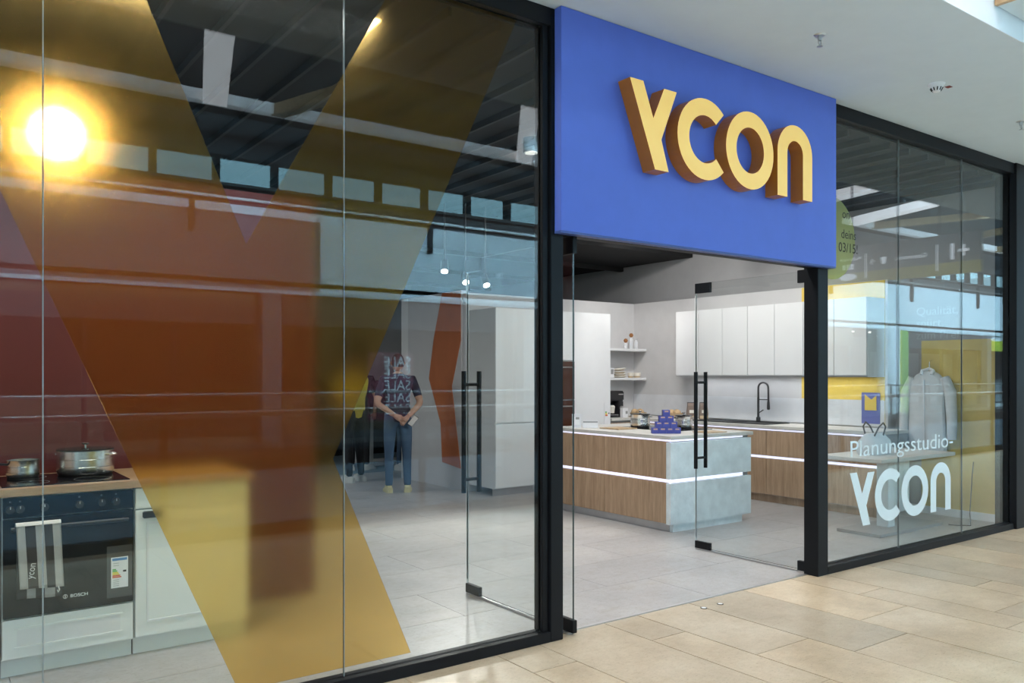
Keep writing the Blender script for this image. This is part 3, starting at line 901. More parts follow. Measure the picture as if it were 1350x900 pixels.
for (a, b, r_) in ((0.52, 1.19, 0.075), (0.80, 1.19, 0.09), (0.52, 1.44, 0.09), (0.80, 1.42, 0.12)):
    bm = bmesh.new()
    add_lathe(bm, [(r_ - 0.002, 0.943), (r_ - 0.002, 0.9434), (r_, 0.9434), (r_, 0.943)], (a, b, 0), 32)
    obj('ring', bm, 'grey_plinth', ch)
def casserole(name, c, r, h, label, lid=True, handles='loop', group=None, ang=0.0):
    t = thing(name, c, label, 'pot', group)
    x, y, z = c
    lathe('base', [(0, 0), (r * 0.93, 0), (r * 0.96, 0.008), (r * 0.96, 0.012), (0, 0.012)], c, 'black_plastic', t, 32)
    lathe('body', [(0, 0.012), (r * 0.955, 0.012), (r, 0.022), (r, h * 0.36), (r * 1.012, h * 0.37), (r, h * 0.38), (r, h * 0.66), (r * 1.012, h * 0.67), (r, h * 0.68), (r, h), (r * 1.03, h + 0.004), (r * 0.97, h + 0.002), (r * 0.96, 0.02), (0, 0.02)], c, 'steel', t, 36)
    if lid:
        l = lathe('lid', [(r * 1.0, h + 0.004), (r * 1.0, h + 0.010), (r * 0.7, h + 0.014), (r * 0.2, h + 0.018), (0, h + 0.018)], c, 'oven_glass', t, 32)
        lathe('knob', [(0.006, h + 0.018), (0.006, h + 0.030), (0.018, h + 0.034), (0.02, h + 0.040), (0.012, h + 0.045), (0, h + 0.045)], c, 'steel', l, 16)
    if handles == 'loop':
        for s_ in (-1, 1):
            pts = []
            for i in range(9):
                a = -0.42 + 0.84 * i / 8
                rr = r + 0.024 * math.cos(a / 0.42 * PI / 2)
                aa = ang + (PI if s_ < 0 else 0) + a * 0.9
                pts.append((x + rr * math.cos(aa), y + rr * math.sin(aa), z + h * 0.86))
            tube('handle', pts, 0.006, 'steel', t, 8)
    else:
        aa = ang
        tube('handle', [(x + (r - 0.004) * math.cos(aa), y + (r - 0.004) * math.sin(aa), z + h * 0.82), (x + (r + 0.05) * math.cos(aa), y + (r + 0.05) * math.sin(aa), z + h * 0.9), (x + (r + 0.18) * math.cos(aa), y + (r + 0.18) * math.sin(aa), z + h * 1.06)], [0.006, 0.008, 0.010], 'black_plastic', t, 10)
    return t
casserole('casserole', (0.80, 1.42, 0.9436), 0.145, 0.135, 'large steel casserole with lid on the cooktop', True, 'loop', None, R(-36))
casserole('saucepan', (0.498, 1.43, 0.9436), 0.08, 0.095, 'small open steel saucepan with long black handle on the cooktop', False, 'long', None, R(200))
# towel over the oven handle
tt = thing('kitchen_towel', (0.51, CF - 0.06, 0.38), 'white and charcoal striped towel hanging over the oven handle', 'towel')
def cloth(name, x0, x1, ztop, zbot, yb, stripes, lean):
    bm = bmesh.new()
    nx, nz = 26, 18
    G = []
    for j in range(nz + 1):
        f = j / nz
        z = ztop + (zbot - ztop) * f
        row = []
        for i in range(nx + 1):
            u = i / nx
            x = x0 + (x1 - x0) * u + lean * f
            y = yb - 0.003 * math.sin(u * 9 + f * 2) * (0.3 + f) - 0.003 * f + 0.003 * math.sin(f * 7 + u * 3)
            row.append(bm.verts.new((x, y, z - 0.012 * u * (1 if f > 0.9 else 0))))
        G.append(row)
    for j in range(nz):
        for i in range(nx):
            f = bm.faces.new((G[j][i], G[j][i + 1], G[j + 1][i + 1], G[j + 1][i]))
            u = (i + 0.5) / nx
            f.material_index = 1 if any(a < u < b for a, b in stripes) else 0
            f.smooth = True
    bmesh.ops.solidify(bm, geom=bm.faces[:], thickness=0.003)
    return obj(name, bm, ['towel_white', 'towel_dark'], tt)
cloth('back_flap', 0.425, 0.625, 0.752, 0.395, CF - 0.0195, [(0.0, 0.22), (0.42, 0.62), (0.84, 1.0)], 0.0)
cloth('front_flap', 0.420, 0.612, 0.765, 0.455, CF - 0.076, [(0.21, 0.42), (0.62, 0.80)], 0.015)
bm = bmesh.new()
add_tube(bm, [(0.418, CF - 0.074, 0.763), (0.614, CF - 0.074, 0.763)], 0.0, 6)
bm.free()
prism('fold', [(CF - 0.078, 0.762), (CF - 0.072, 0.772), (CF - 0.055, 0.777), (CF - 0.030, 0.772), (CF - 0.018, 0.752), (CF - 0.022, 0.752), (CF - 0.033, 0.767), (CF - 0.055, 0.772), (CF - 0.069, 0.767), (CF - 0.074, 0.760)], 0.420, 0.614, 'towel_white', tt, axis='x')
text('embroidery', 'ycon', 0.045, 'print_white', tt, basis((0.492, CF - 0.0825, 0.50), (0.15, 0, 1), (-1, 0, 0.15)), 'LEFT', 0.0005, 0.9)
tube('loop', [(0.60, CF - 0.078, 0.45), (0.606, CF - 0.08, 0.43), (0.600, CF - 0.079, 0.418), (0.597, CF - 0.078, 0.43)], 0.0035, 'towel_white', tt, 6)
# energy label in a clear sleeve
el = thing('energy_label', (0.885, CF - 0.02, 0.33), 'energy label in a clear sleeve on the oven door', 'energy label')
box('sleeve', 0.832, 0.955, CF - 0.019, CF - 0.0145, 0.335, 0.605, 'clear_plastic', el, 0.001)
sh = box('label_sheet', 0.852, 0.934, CF - 0.0205, CF - 0.019, 0.385, 0.545, 'card_white', el)
box('header', 0.857, 0.929, CF - 0.0212, CF - 0.0205, 0.527, 0.540, 'label_blue', sh)
for i, cc in enumerate(('label_green', 'label_green', 'label_yellow', 'label_yellow', 'label_red', 'label_red')):
    box('bar', 0.858, 0.876 + 0.005 * i, CF - 0.0212, CF - 0.0205, 0.478 - 0.008 * i, 0.4845 - 0.008 * i, cc, sh)
prism('arrow', [(0.907, 0.470), (0.912, 0.475), (0.925, 0.475), (0.925, 0.465), (0.912, 0.465)], CF - 0.0212, CF - 0.0205, 'print_black', sh)
for z in (0.512, 0.50, 0.425, 0.415, 0.405, 0.395):
    box('print_line', 0.862, 0.89, CF - 0.0212, CF - 0.0205, z, z + 0.003, 'decal_grey', sh)
# bright spotlight behind the film
sp = thing('spotlight', (0.63, 1.2, 2.62), 'glowing round spotlight behind the yellow film', 'lamp')
tube('stem', [(0.63, 1.2, 3.40), (0.63, 1.2, 2.90)], 0.012, 'black_plastic', sp, 8)
bm = bmesh.new()
d = (Vector((0, CY, EYE)) - Vector((0.63, 1.2, 2.77))).normalized()
c0 = Vector((0.63, 1.2, 2.77))
add_tube(bm, [c0 - d * 0.16, c0 - d * 0.10, c0 + d * 0.02], [0.07, 0.12, 0.125], 20)
obj('housing', bm, 'black_plastic', sp, smooth=True)
bm = bmesh.new()
add_tube(bm, [c0 + d * 0.021, c0 + d * 0.03], [0.115, 0.10], 20)
obj('lens', bm, 'lamp_globe', sp)

# ------------------------------------------------------------------ kitchen island
IX, IY0, IY1 = 5.83, 1.70, 3.52
ki = thing('kitchen_island', (6.4, 2.6, 0), 'kitchen island with oak fronts, pale concrete end and light strips', 'kitchen island')
box('carcass', IX + 0.03, 7.0, IY0 + 0.03, IY1, 0.075, 0.880, 'grey_plinth', ki)
box('plinth', IX + 0.05, 6.90, IY0 + 0.02, IY1 - 0.04, 0, 0.075, 'concrete', ki)
box('plinth_trim', IX + 0.042, IX + 0.05, IY0 + 0.06, IY1 - 0.04, 0.0, 0.07, 'steel_rough', ki)
for (a, b) in ((1.765, 2.63), (2.634, IY1)):
    for (z0, z1) in ((0.082, 0.468), (0.506, 0.862)):
        box('drawer_front', IX, IX + 0.022, a, b, z0, z1, 'oak', ki, 0.001)
for (z0, z1) in ((0.075, 0.468), (0.506, 0.856)):
    box('end_panel', IX - 0.002, 7.02, IY0, IY0 + 0.06, z0, z1, 'concrete', ki, 0.001)
for z0, z1 in ((0.474, 0.502), (0.866, 0.880)):
    box('light_strip', IX + 0.012, IX + 0.03, IY0 + 0.014, IY1, z0, z1, 'led', ki)
    box('light_strip', IX + 0.012, 6.90, IY0 + 0.012, IY0 + 0.03, z0, z1, 'led', ki)
iw = thing('island_worktop', (6.4, 2.6, 0.882), 'pale thin worktop on the kitchen island', 'worktop')
box('slab', IX - 0.005, 7.05, IY0 - 0.005, IY1, 0.882, 0.917, 'worktop_pale', iw, 0.002)
W = 0.9175
tag(box('hob', 6.35, 6.95, 2.15, 2.98, W, W + 0.005, 'oven_glass', None, 0.001), 'flat black hob set in the island worktop', 'hob')
casserole('casserole', (6.49, 2.77, W + 0.0055), 0.108, 0.140, 'steel pot with lid on the island left of the blue boxes', True, 'loop', 'pots on the island', R(-36))
casserole('casserole', (6.78, 2.40, W + 0.0055), 0.092, 0.130, 'smaller steel pot with lid on the island right of the blue boxes', True, 'loop', 'pots on the island', R(-36))
tag(box('wooden_board', 6.06, 6.34, 2.66, 2.96, W, W + 0.012, 'board_wood', None, 0.003), 'flat wooden board on the island left of the steel pot', 'board')
tag(box('wooden_board', 6.44, 6.72, 1.76, 1.98, W, W + 0.008, 'board_wood', None, 0.003), 'flat wooden board on the island behind the door handle', 'board')
# pyramid of blue boxes
bl = None
rows = [4, 3, 2, 1]
e = Vector((0.808, -0.589, 0))
nm = {0: 'first', 1: 'second', 2: 'third', 3: 'fourth'}
rowname = ('bottom', 'second', 'third', 'top')
for r_, n in enumerate(rows):
    for i in range(n):
        c = Vector((6.10, 2.02, W + r_ * 0.0585)) + e * (0.0725 * (i - (n - 1) / 2))
        if n == 1: lab = 'blue gift box at the very top of the pyramid'
        else: lab = f'blue gift box in the pyramid, {rowname[r_]} row, {nm[i]} from the left'
        if bl is None:
            bl = thing('gift_box', c, lab, 'box', 'blue boxes stacked on the island', R(-36.1))
            box('carton', -0.035, 0.035, -0.035, 0.035, 0, 0.058, 'box_blue', bl, 0.0015, True)
            box('label', -0.020, 0.020, -0.0356, -0.035, 0.036, 0.050, 'box_label', bl, 0, True)
        else:
            o = copy_tree(bl); o.location = c; o['label'] = lab
# acrylic display cards on the left end of the island
t = thing('card_holder', (5.975, 3.24, W), 'upright clear card stand on the left end of the island', 'card stand')
box('sheet', -0.05, 0.05, -0.004, 0.004, 0.004, 0.15, 'marble', t, 0, True); t.rotation_euler = (0, 0, R(-36))
box('foot', -0.05, 0.05, -0.03, 0.03, 0, 0.004, 'marble', t, 0, True)
box('print', -0.035, 0.035, -0.006, -0.004, 0.03, 0.12, 'card_white', t, 0, True)
box('picture', -0.01, 0.03, -0.0075, -0.006, 0.09, 0.115, 'grey_plinth', t, 0, True)
t = thing('card_holder', (6.09, 3.14, W), 'low wide card stand beside the upright one on the island', 'card stand')
t.rotation_euler = (0, 0, R(-36))
box('sheet', -0.085, 0.085, -0.004, 0.004, 0.004, 0.075, 'card_white', t, 0, True)
box('foot', -0.085, 0.085, -0.03, 0.03, 0, 0.004, 'marble', t, 0, True)
box('header', -0.08, 0.08, -0.006, -0.004, 0.055, 0.07, 'grey_plinth', t, 0, True)

# ------------------------------------------------------------------ tall cabinets
TY = 4.60
def tall(x0, x1, label, fronts):
    t = thing('tall_cabinet', ((x0 + x1) / 2, 4.9, 0), label, 'tall cabinet', 'white tall cabinets')
    box('carcass', x0 + 0.002, x1 - 0.002, TY + 0.022, 5.195, 0.09, 2.33, 'white_laminate', t)
    box('plinth', x0 + 0.002, x1 - 0.002, TY + 0.06, TY + 0.075, 0, 0.09, 'steel_rough', t)
    for (z0, z1) in fronts:
        box('cabinet_door', x0 + 0.003, x1 - 0.003, TY, TY + 0.021, z0, z1, 'white_laminate', t, 0.0015)
    return t
tall(5.83, 6.445, 'white tall cabinet at the left end beside the partition', ((0.10, 0.885), (0.905, 2.33)))
t2 = tall(6.445, 7.10, 'white tall cabinet holding the brown glass oven', ((0.10, 0.60), (1.69, 2.33)))
tall(7.10, 7.75, 'white full height fridge cabinet beside the shelves', ((0.10, 0.72), (0.74, 2.33)))
o2 = thing('oven', (6.77, TY, 0.62), 'brown glass oven built into the tall cabinet', 'oven')
box('upper_door', 6.45, 7.095, TY - 0.012, TY + 0.02, 1.18, 1.675, 'oven_brown', o2, 0.002)
box('lower_door', 6.45, 7.095, TY - 0.012, TY + 0.02, 0.615, 1.165, 'oven_brown', o2, 0.002)
for z in (1.60, 1.09):
    tube('handle', [(6.50, TY - 0.045, z), (7.05, TY - 0.045, z)], 0.009, 'steel_rough', o2, 8)
el2 = thing('energy_label', (7.70, TY - 0.012, 0.95), 'energy label hanging on the white fridge cabinet', 'energy label')
box('label_sheet', 7.63, 7.735, TY - 0.008, TY - 0.003, 0.82, 1.12, 'card_white', el2)
for i, cc in enumerate(('label_green', 'label_yellow', 'label_red')):
    box('bar', 7.645, 7.67 + 0.008 * i, TY - 0.010, TY - 0.008, 0.985 - 0.022 * i, 1.003 - 0.022 * i, cc, el2)
box('arrow', 7.70, 7.72, TY - 0.010, TY - 0.008, 0.97, 0.985, 'print_black', el2)
# shelves
shelves = []
for k, z in enumerate((1.845, 1.425)):
    t = thing('wall_shelf', (8.2, 5.05, z), ('upper white wall shelf with small bottles', 'lower white wall shelf with plates and bowls')[k], 'shelf', 'white wall shelves')
    box('board', 7.755, 8.74, 4.90, 5.198, z, z + 0.035, 'white_laminate', t, 0.002)
def bottle(x, y, z, h, ball, label):
    t = thing('bottle', (x, y, z), label, 'bottle', 'small bottles on the upper shelf')
    lathe('glass', [(0, 0), (0.024, 0), (0.026, 0.004), (0.026, h * 0.8), (0.014, h * 0.92), (0.014, h), (0, h)], (x, y, z), 'marble', t, 16)
    if ball:
        lathe('stopper', [(0, h), (0.02, h + 0.006), (0.033, h + 0.032), (0.02, h + 0.058), (0, h + 0.064)], (x, y, z), 'cork', t, 16)
    else:
        lathe('stopper', [(0.012, h), (0.012, h + 0.02), (0, h + 0.02)], (x, y, z), 'steel_rough', t, 12)
ZU, ZL = 1.8805, 1.4605
bottle(8.42, 5.0, ZU, 0.085, True, 'short glass bottle with round cork on the upper shelf')
bottle(8.53, 5.0, ZU, 0.165, True, 'taller glass bottle with round cork on the upper shelf')
bottle(8.63, 5.0, ZU, 0.13, False, 'bottle without cork at the end of the upper shelf')
t = thing('carton', (8.12, 5.0, ZL), 'small white carton at the left of the lower shelf', 'carton')
box('case', 8.075, 8.165, 4.97, 5.05, ZL, ZL + 0.14, 'card_white', t, 0.002)
box('picture', 8.10, 8.15, 4.9685, 4.97, ZL + 0.05, ZL + 0.12, 'grey_plinth', t)
for k in range(4):
    z = ZL + 0.030 * k
    t = thing('plate', (8.33, 5.03, z), f'cream plate in the stack on the lower shelf, {("lowest", "second from the bottom", "third from the bottom", "tilted on top")[k]}', 'plate', 'plates on the lower shelf')
    rr = 0.105 if k < 2 else 0.088
    lathe('dish', [(0, 0), (rr * 0.6, 0), (rr, 0.022), (rr, 0.028), (rr * 0.58, 0.008), (0, 0.008)], (8.33, 5.03, z), 'ceramic', t, 28)
    lathe('foot_band', [(rr * 0.62, 0.001), (rr * 0.8, 0.0105), (rr * 0.8, 0.012), (rr * 0.6, 0.004)], (8.33, 5.03, z - 0.0004), 'ceramic_raw', t, 28)
    if k == 3: t.rotation_euler = (0, R(-8), 0); t.location.z += 0.013
for k, (x, r_) in enumerate(((8.52, 0.045), (8.645, 0.058))):
    t = thing('bowl', (x, 5.0, ZL), ('smaller cream bowl beside the plates', 'wider cream bowl at the shelf end')[k], 'bowl', 'bowls on the lower shelf')
    lathe('dish', [(0, 0.022), (r_ * 0.9, 0.022), (r_, 0.03), (r_, 0.072), (r_ - 0.005, 0.072), (r_ - 0.006, 0.03), (0, 0.026)], (x, 5.0, ZL), 'ceramic', t, 24)
    lathe('foot', [(0, 0), (r_ * 0.7, 0), (r_ * 0.9, 0.021), (0, 0.021)], (x, 5.0, ZL), 'ceramic_raw', t, 24)

# ------------------------------------------------------------------ sink run along the right wall
RX = 8.15
def runcab(y0, y1, label):
    t = thing('base_cabinet', (8.45, (y0 + y1) / 2, 0), label, 'cabinet', 'oak base cabinets of the sink run')
    box('carcass', RX + 0.03, 8.764, y0 + 0.001, y1 - 0.001, 0.09, 0.868, 'grey_plinth', t)
    box('plinth', RX + 0.06, RX + 0.075, y0, y1, 0, 0.09, 'oak', t)
    for z0, z1 in ((0.098, 0.515), (0.555, 0.840)):
        box('drawer_front', RX, RX + 0.022, y0 + 0.0025, y1 - 0.0025, z0, z1, 'oak', t, 0.001)
    for z0, z1 in ((0.522, 0.548), (0.848, 0.862)):
        box('light_strip', RX + 0.012, RX + 0.03, y0, y1, z0, z1, 'led', t)
for y0, y1, lab in ((0.98, 1.56, 'oak base cabinet nearest the right window'), (1.56, 2.36, 'oak base cabinet of the sink run beside the right door'), (2.36, 2.98, 'oak base cabinet under the sink'), (2.98, 3.60, 'oak base cabinet left of the sink'), (3.60, 4.55, 'oak base cabinet in the far corner by the fridge cabinet')):
    runcab(y0, y1, lab)
rw = thing('worktop', (8.45, 2.8, 0.87), 'pale worktop with the black sink along the right wall', 'worktop')
box('slab', RX - 0.01, 8.765, 0.975, 5.19, 0.870, 0.905, 'worktop_pale', rw, 0.002)
box('corner_slab', 7.756, RX - 0.011, 4.58, 5.19, 0.870, 0.905, 'worktop_pale', rw, 0.002)
cb = thing('base_cabinet', (7.95, 4.9, 0), 'oak base cabinet in the corner under the shelves', 'cabinet', 'oak base cabinets of the sink run')
box('carcass', 7.756, 8.14, 4.62, 5.19, 0.0, 0.868, 'grey_plinth', cb)
for z0, z1 in ((0.098, 0.515), (0.555, 0.840)):
    box('drawer_front', 7.757, 8.13, 4.598, 4.62, z0, z1, 'oak', cb, 0.001)
RWZ = 0.9055
sk = thing('sink', (8.45, 3.0, RWZ), 'flat black sink with draining board in the pale worktop', 'sink')
bm = bmesh.new()
for a in ((8.22, 8.70, 2.43, 2.46), (8.22, 8.70, 3.55, 3.58), (8.22, 8.25, 2.46, 3.55), (8.67, 8.70, 2.46, 3.55), (8.25, 8.67, 2.98, 3.02)):
    add_box(bm, a[0], a[1], a[2], a[3], RWZ, RWZ + 0.010, 0.001)
obj('rim', bm, 'black_matt', sk)
box('basin', 8.25, 8.67, 2.46, 2.98, RWZ, RWZ + 0.002, 'black_matt', sk)
db = box('draining_board', 8.25, 8.67, 3.02, 3.55, RWZ, RWZ + 0.005, 'black_matt', sk)
for k in range(6):
    box('groove', 8.28, 8.64, 3.08 + 0.075 * k, 3.10 + 0.075 * k, RWZ + 0.005, RWZ + 0.007, 'black_plastic', db)
fc = thing('faucet', (8.66, 2.86, RWZ + 0.010), 'tall black spring faucet behind the sink', 'faucet')
fx, fy, fz = 8.66, 2.86, RWZ + 0.010
lathe('base', [(0, 0), (0.027, 0), (0.027, 0.05), (0.018, 0.055), (0, 0.055)], (fx, fy, fz), 'black_plastic', fc, 16)
tube('riser', [(fx, fy, fz + 0.05), (fx, fy, fz + 0.30)], 0.015, 'black_plastic', fc, 12)
pts = [(fx, fy, fz + 0.29), (fx, fy, fz + 0.40)]
for i in range(1, 12):
    a = PI - PI * i / 12
    pts.append((fx, fy - 0.075 - 0.075 * math.cos(a), fz + 0.42 + 0.07 * math.sin(a)))
pts += [(fx, fy - 0.15, fz + 0.40), (fx, fy - 0.152, fz + 0.25)]
tube('spring_hose', pts, 0.0125, 'black_plastic', fc, 10)
tube('spray_head', [(fx, fy - 0.152, fz + 0.25), (fx, fy - 0.152, fz + 0.165), (fx, fy - 0.152, fz + 0.15)], [0.016, 0.02, 0.014], 'black_plastic', fc, 12)
tube('holder_arm', [(fx, fy, fz + 0.275), (fx, fy - 0.15, fz + 0.275)], 0.006, 'black_plastic', fc, 8)
tube('lever', [(fx, fy - 0.015, fz + 0.11), (fx, fy - 0.075, fz + 0.145)], 0.007, 'black_plastic', fc, 8)
# wall cabinets
names = ('first from the shelf corner', 'second from the shelf corner', 'third from the shelf corner', 'fourth from the shelf corner', 'fifth from the shelf corner', 'sixth from the shelf corner', 'seventh, nearest the right window')
for k in range(7):
    y1 = 4.01 - 0.395 * k
    y0 = y1 - 0.395
    t = thing('wall_cabinet', (8.59, (y0 + y1) / 2, 1.47), f'white wall cabinet over the sink run, {names[k]}', 'wall cabinet', 'white wall cabinets')
    box('carcass', 8.423, 8.764, y0 + 0.001, y1 - 0.001, 1.475, 2.35, 'white_laminate', t)
    box('cabinet_door', 8.40, 8.422, y0 + 0.0035, y1 - 0.0035, 1.495, 2.35, 'white_laminate', t, 0.0015)
    box('grip_rail', 8.405, 8.422, y0 + 0.002, y1 - 0.002, 1.475, 1.488, 'steel_rough', t)
# things on the sink run
cm = thing('coffee_machine', (8.0, 4.88, RWZ), 'black coffee machine in the corner under the shelves', 'coffee machine')
cx, cy_, cz = 8.0, 4.88, RWZ
box('body', cx - 0.14, cx + 0.14, cy_ - 0.02, cy_ + 0.18, cz, cz + 0.34, 'black_plastic', cm, 0.012)
box('head', cx - 0.145, cx + 0.145, cy_ - 0.14, cy_ + 0.18, cz + 0.23, cz + 0.37, 'black_plastic', cm, 0.015)
box('base', cx - 0.14, cx + 0.14, cy_ - 0.15, cy_ + 0.02, cz, cz + 0.035, 'black_plastic', cm, 0.006)
box('drip_tray', cx - 0.11, cx + 0.03, cy_ - 0.14, cy_ - 0.03, cz + 0.035, cz + 0.042, 'steel', cm)
box('side_column', cx + 0.045, cx + 0.14, cy_ - 0.13, cy_ - 0.02, cz + 0.035, cz + 0.23, 'black_plastic', cm, 0.01)
bm = bmesh.new(); add_tube(bm, [(cx + 0.095, cy_ - 0.13, cz + 0.13), (cx + 0.095, cy_ - 0.15, cz + 0.13)], [0.032, 0.028], 18)
obj('dial', bm, 'steel_rough', cm, smooth=True)
lathe('portafilter', [(0, 0), (0.035, 0.0), (0.045, 0.09), (0.03, 0.11), (0, 0.11)], (cx - 0.04, cy_ - 0.08, cz + 0.06), 'ceramic', cm, 16)
box('badge', cx + 0.03, cx + 0.12, cy_ - 0.1415, cy_ - 0.14, cz + 0.315, cz + 0.33, 'steel', cm)
t = thing('carton', (8.09, 4.66, RWZ), 'small white carton right of the coffee machine', 'carton')
box('case', 8.09 - 0.05, 8.09 + 0.05, 4.66, 4.72, RWZ, RWZ + 0.13, 'card_white', t, 0.002)
box('picture', 8.09, 8.13, 4.6585, 4.66, RWZ + 0.05, RWZ + 0.09, 'grey_plinth', t)
def loaf(c, l, h, label):
    t = thing('bread_basket', c, label, 'basket', 'wooden baskets on the worktop')
    lathe('rim', [(0, 0), (l * 0.8, 0), (l, h * 0.55), (l * 0.96, h * 0.55), (l * 0.78, 0.01), (0, 0.01)], c, 'board_wood', t, 20)
    for k in range(3):
        a = k * 2.1 + 0.3
        bm = bmesh.new()
        bmesh.ops.create_uvsphere(bm, u_segments=14, v_segments=8, radius=1.0)
        bmesh.ops.transform(bm, matrix=Matrix.Translation(Vector(c) + Vector((l * 0.42 * math.cos(a), l * 0.42 * math.sin(a), h * 0.6))) @ Matrix.Diagonal((l * 0.46, l * 0.38, h * 0.40, 1)), verts=bm.verts)
        obj('bread_roll', bm, 'bread', t, smooth=True)
loaf((8.30, 4.62, RWZ), 0.12, 0.12, 'wooden basket with rolls right of the small carton')
loaf((8.55, 4.16, RWZ), 0.12, 0.12, 'wooden basket with rolls left of the coffee bags')
for k, (x, y) in enumerate(((8.47, 3.80), (8.60, 3.70))):
    t = thing('coffee_bag', (x, y, RWZ), ('brown coffee bag on the left of the pair', 'brown coffee bag on the right of the pair')[k], 'bag', 'coffee bags on the worktop', R(-36))
    bm = bmesh.new()
    for (hw, hd, z) in ((0.055, 0.035, 0), (0.058, 0.038, 0.08), (0.05, 0.025, 0.18), (0.05, 0.006, 0.225)):
        for sx_, sy_ in ((-1, -1), (1, -1), (1, 1), (-1, 1)):
            bm.verts.new((sx_ * hw, sy_ * hd, z))
    bm.verts.ensure_lookup_table()
    for r_ in range(3):
        for i in range(4):
            bm.faces.new([bm.verts[j] for j in (r_ * 4 + i, r_ * 4 + (i + 1) % 4, r_ * 4 + 4 + (i + 1) % 4, r_ * 4 + 4 + i)])
    bm.faces.new([bm.verts[j] for j in (0, 3, 2, 1)]); bm.faces.new([bm.verts[j] for j in (12, 13, 14, 15)])
    obj('pouch', bm, 'bag_brown', t, True)
    box('label', -0.03, 0.03, -0.041, -0.037, 0.085, 0.125, 'ceramic', t, 0, True)
    box('bottom_band', -0.056, 0.056, -0.0405, -0.036, 0.012, 0.05, 'ceramic_raw', t, 0, True)
    box('fold_clip', -0.052, 0.052, -0.009, 0.009, 0.205, 0.228, 'black_plastic', t, 0.002, True)
# poster on the yellow panel
t = thing('poster', (8.77, 1.42, 1.0), 'small blue and yellow poster on the wall behind the right window', 'poster')
box('sheet', 8.760, 8.766, 1.30, 1.52, 0.95, 1.30, 'poster_blue', t)
prism('picture', [(1.34, 1.10), (1.48, 1.10), (1.48, 1.28), (1.40, 1.22), (1.34, 1.27)], 8.757, 8.760, 'yellow_paint', t, axis='x')

# ------------------------------------------------------------------ right window corner: table, bag, coat
tb = thing('table', (7.75, 0.62, 0), 'pale table on a grey column behind the window lettering', 'table')
box('table_top', 7.05, 8.40, 0.30, 0.95, 0.70, 0.735, 'worktop_pale', tb, 0.004)
box('column', 7.62, 7.74, 0.56, 0.68, 0.03, 0.70, 'soffit_paint', tb, 0.004)
box('foot_plate', 7.20, 8.35, 0.40, 0.84, 0.0, 0.03, 'grey_plinth', tb, 0.003)
box('modesty_panel', 7.85, 8.38, 0.76, 0.78, 0.10, 0.70, 'concrete', tb)
bg = thing('handbag', (7.55, 0.66, 0.7355), 'grey bag with straps lying on the pale table', 'bag')
bm = bmesh.new()
for (hw, hd, z) in ((0.19, 0.10, 0.0), (0.21, 0.12, 0.05), (0.19, 0.10, 0.13), (0.14, 0.03, 0.20)):
    for i in range(12):
        a = 2 * PI * i / 12
        ca, sa = math.cos(a), math.sin(a)
        bm.verts.new((7.55 + hw * abs(ca) ** 0.6 * (1 if ca >= 0 else -1), 0.66 + hd * abs(sa) ** 0.6 * (1 if sa >= 0 else -1), 0.7355 + z))
bm.verts.ensure_lookup_table()
for r_ in range(3):
    for i in range(12):
        bm.faces.new([bm.verts[j] for j in (r_ * 12 + i, r_ * 12 + (i + 1) % 12, r_ * 12 + 12 + (i + 1) % 12, r_ * 12 + 12 + i)])
bm.faces.new(bm.verts[0:12][::-1]); bm.faces.new(bm.verts[36:48])
obj('pouch', bm, 'coat', bg, smooth=True)
for s_ in (-1, 1):
    tube('strap', [(7.47, 0.66 + s_ * 0.04, 0.90), (7.49, 0.66 + s_ * 0.08, 1.0), (7.55, 0.66 + s_ * 0.09, 1.04), (7.61, 0.66 + s_ * 0.08, 1.0), (7.63, 0.66 + s_ * 0.04, 0.90)], 0.008, 'leather', bg, 8)
ct = thing('coat', (8.84, 0.80, 0.6), 'pale grey coat hanging on the tan wall', 'coat')
def shell(name, secs, mat, parent, n=18):
    bm = bmesh.new()
    rings = []
    for (cx_, cy2, z, rx, ry) in secs:
        rings.append([bm.verts.new((cx_ + rx * math.cos(2 * PI * k / n), cy2 + ry * math.sin(2 * PI * k / n) * (1 + 0.04 * math.sin(5 * 2 * PI * k / n)), z)) for k in range(n)])
    for A, B in zip(rings, rings[1:]):
        for k in range(n): bm.faces.new((A[k], A[(k + 1) % n], B[(k + 1) % n], B[k]))
    bm.faces.new(rings[0][::-1]); bm.faces.new(rings[-1])
    return obj(name, bm, mat, parent, smooth=True)
shell('coat_body', [(8.83, 0.80, 0.66, 0.07, 0.21), (8.83, 0.80, 0.9, 0.075, 0.20), (8.83, 0.80, 1.2, 0.075, 0.19), (8.84, 0.80, 1.42, 0.065, 0.20), (8.85, 0.80, 1.50, 0.05, 0.13), (8.86, 0.80, 1.54, 0.03, 0.06)], 'coat', ct)
for s_ in (-1, 1):
    tube('sleeve', [(8.85, 0.80 + s_ * 0.17, 1.47), (8.84, 0.80 + s_ * 0.235, 1.32), (8.83, 0.80 + s_ * 0.255, 1.05), (8.82, 0.80 + s_ * 0.26, 0.82)], [0.05, 0.058, 0.052, 0.045], 'coat', ct, 12)
tube('collar', [(8.80, 0.745, 1.50), (8.83, 0.74, 1.545), (8.87, 0.80, 1.565), (8.83, 0.86, 1.545), (8.80, 0.855, 1.50)], 0.018, 'coat_shirt', ct, 8)
tube('hanger_hook', [(8.87, 0.80, 1.55), (8.87, 0.80, 1.64), (8.92, 0.80, 1.66)], 0.006, 'steel', ct, 8)
tube('lapel', [(8.765, 0.81, 1.45), (8.752, 0.80, 1.1), (8.757, 0.80, 0.70)], 0.007, 'coat_shirt', ct, 6)
tag(tube('power_cable', [(8.38, 0.36, 0.008), (8.40, 0.30, 0.008), (8.5, 0.2, 0.008), (8.65, 0.28, 0.1), (8.85, 0.35, 0.45), (8.90, 0.36, 0.60)], 0.005, 'black_plastic', None, 8), 'thin dark cable running from the table to the tan wall', 'cable')

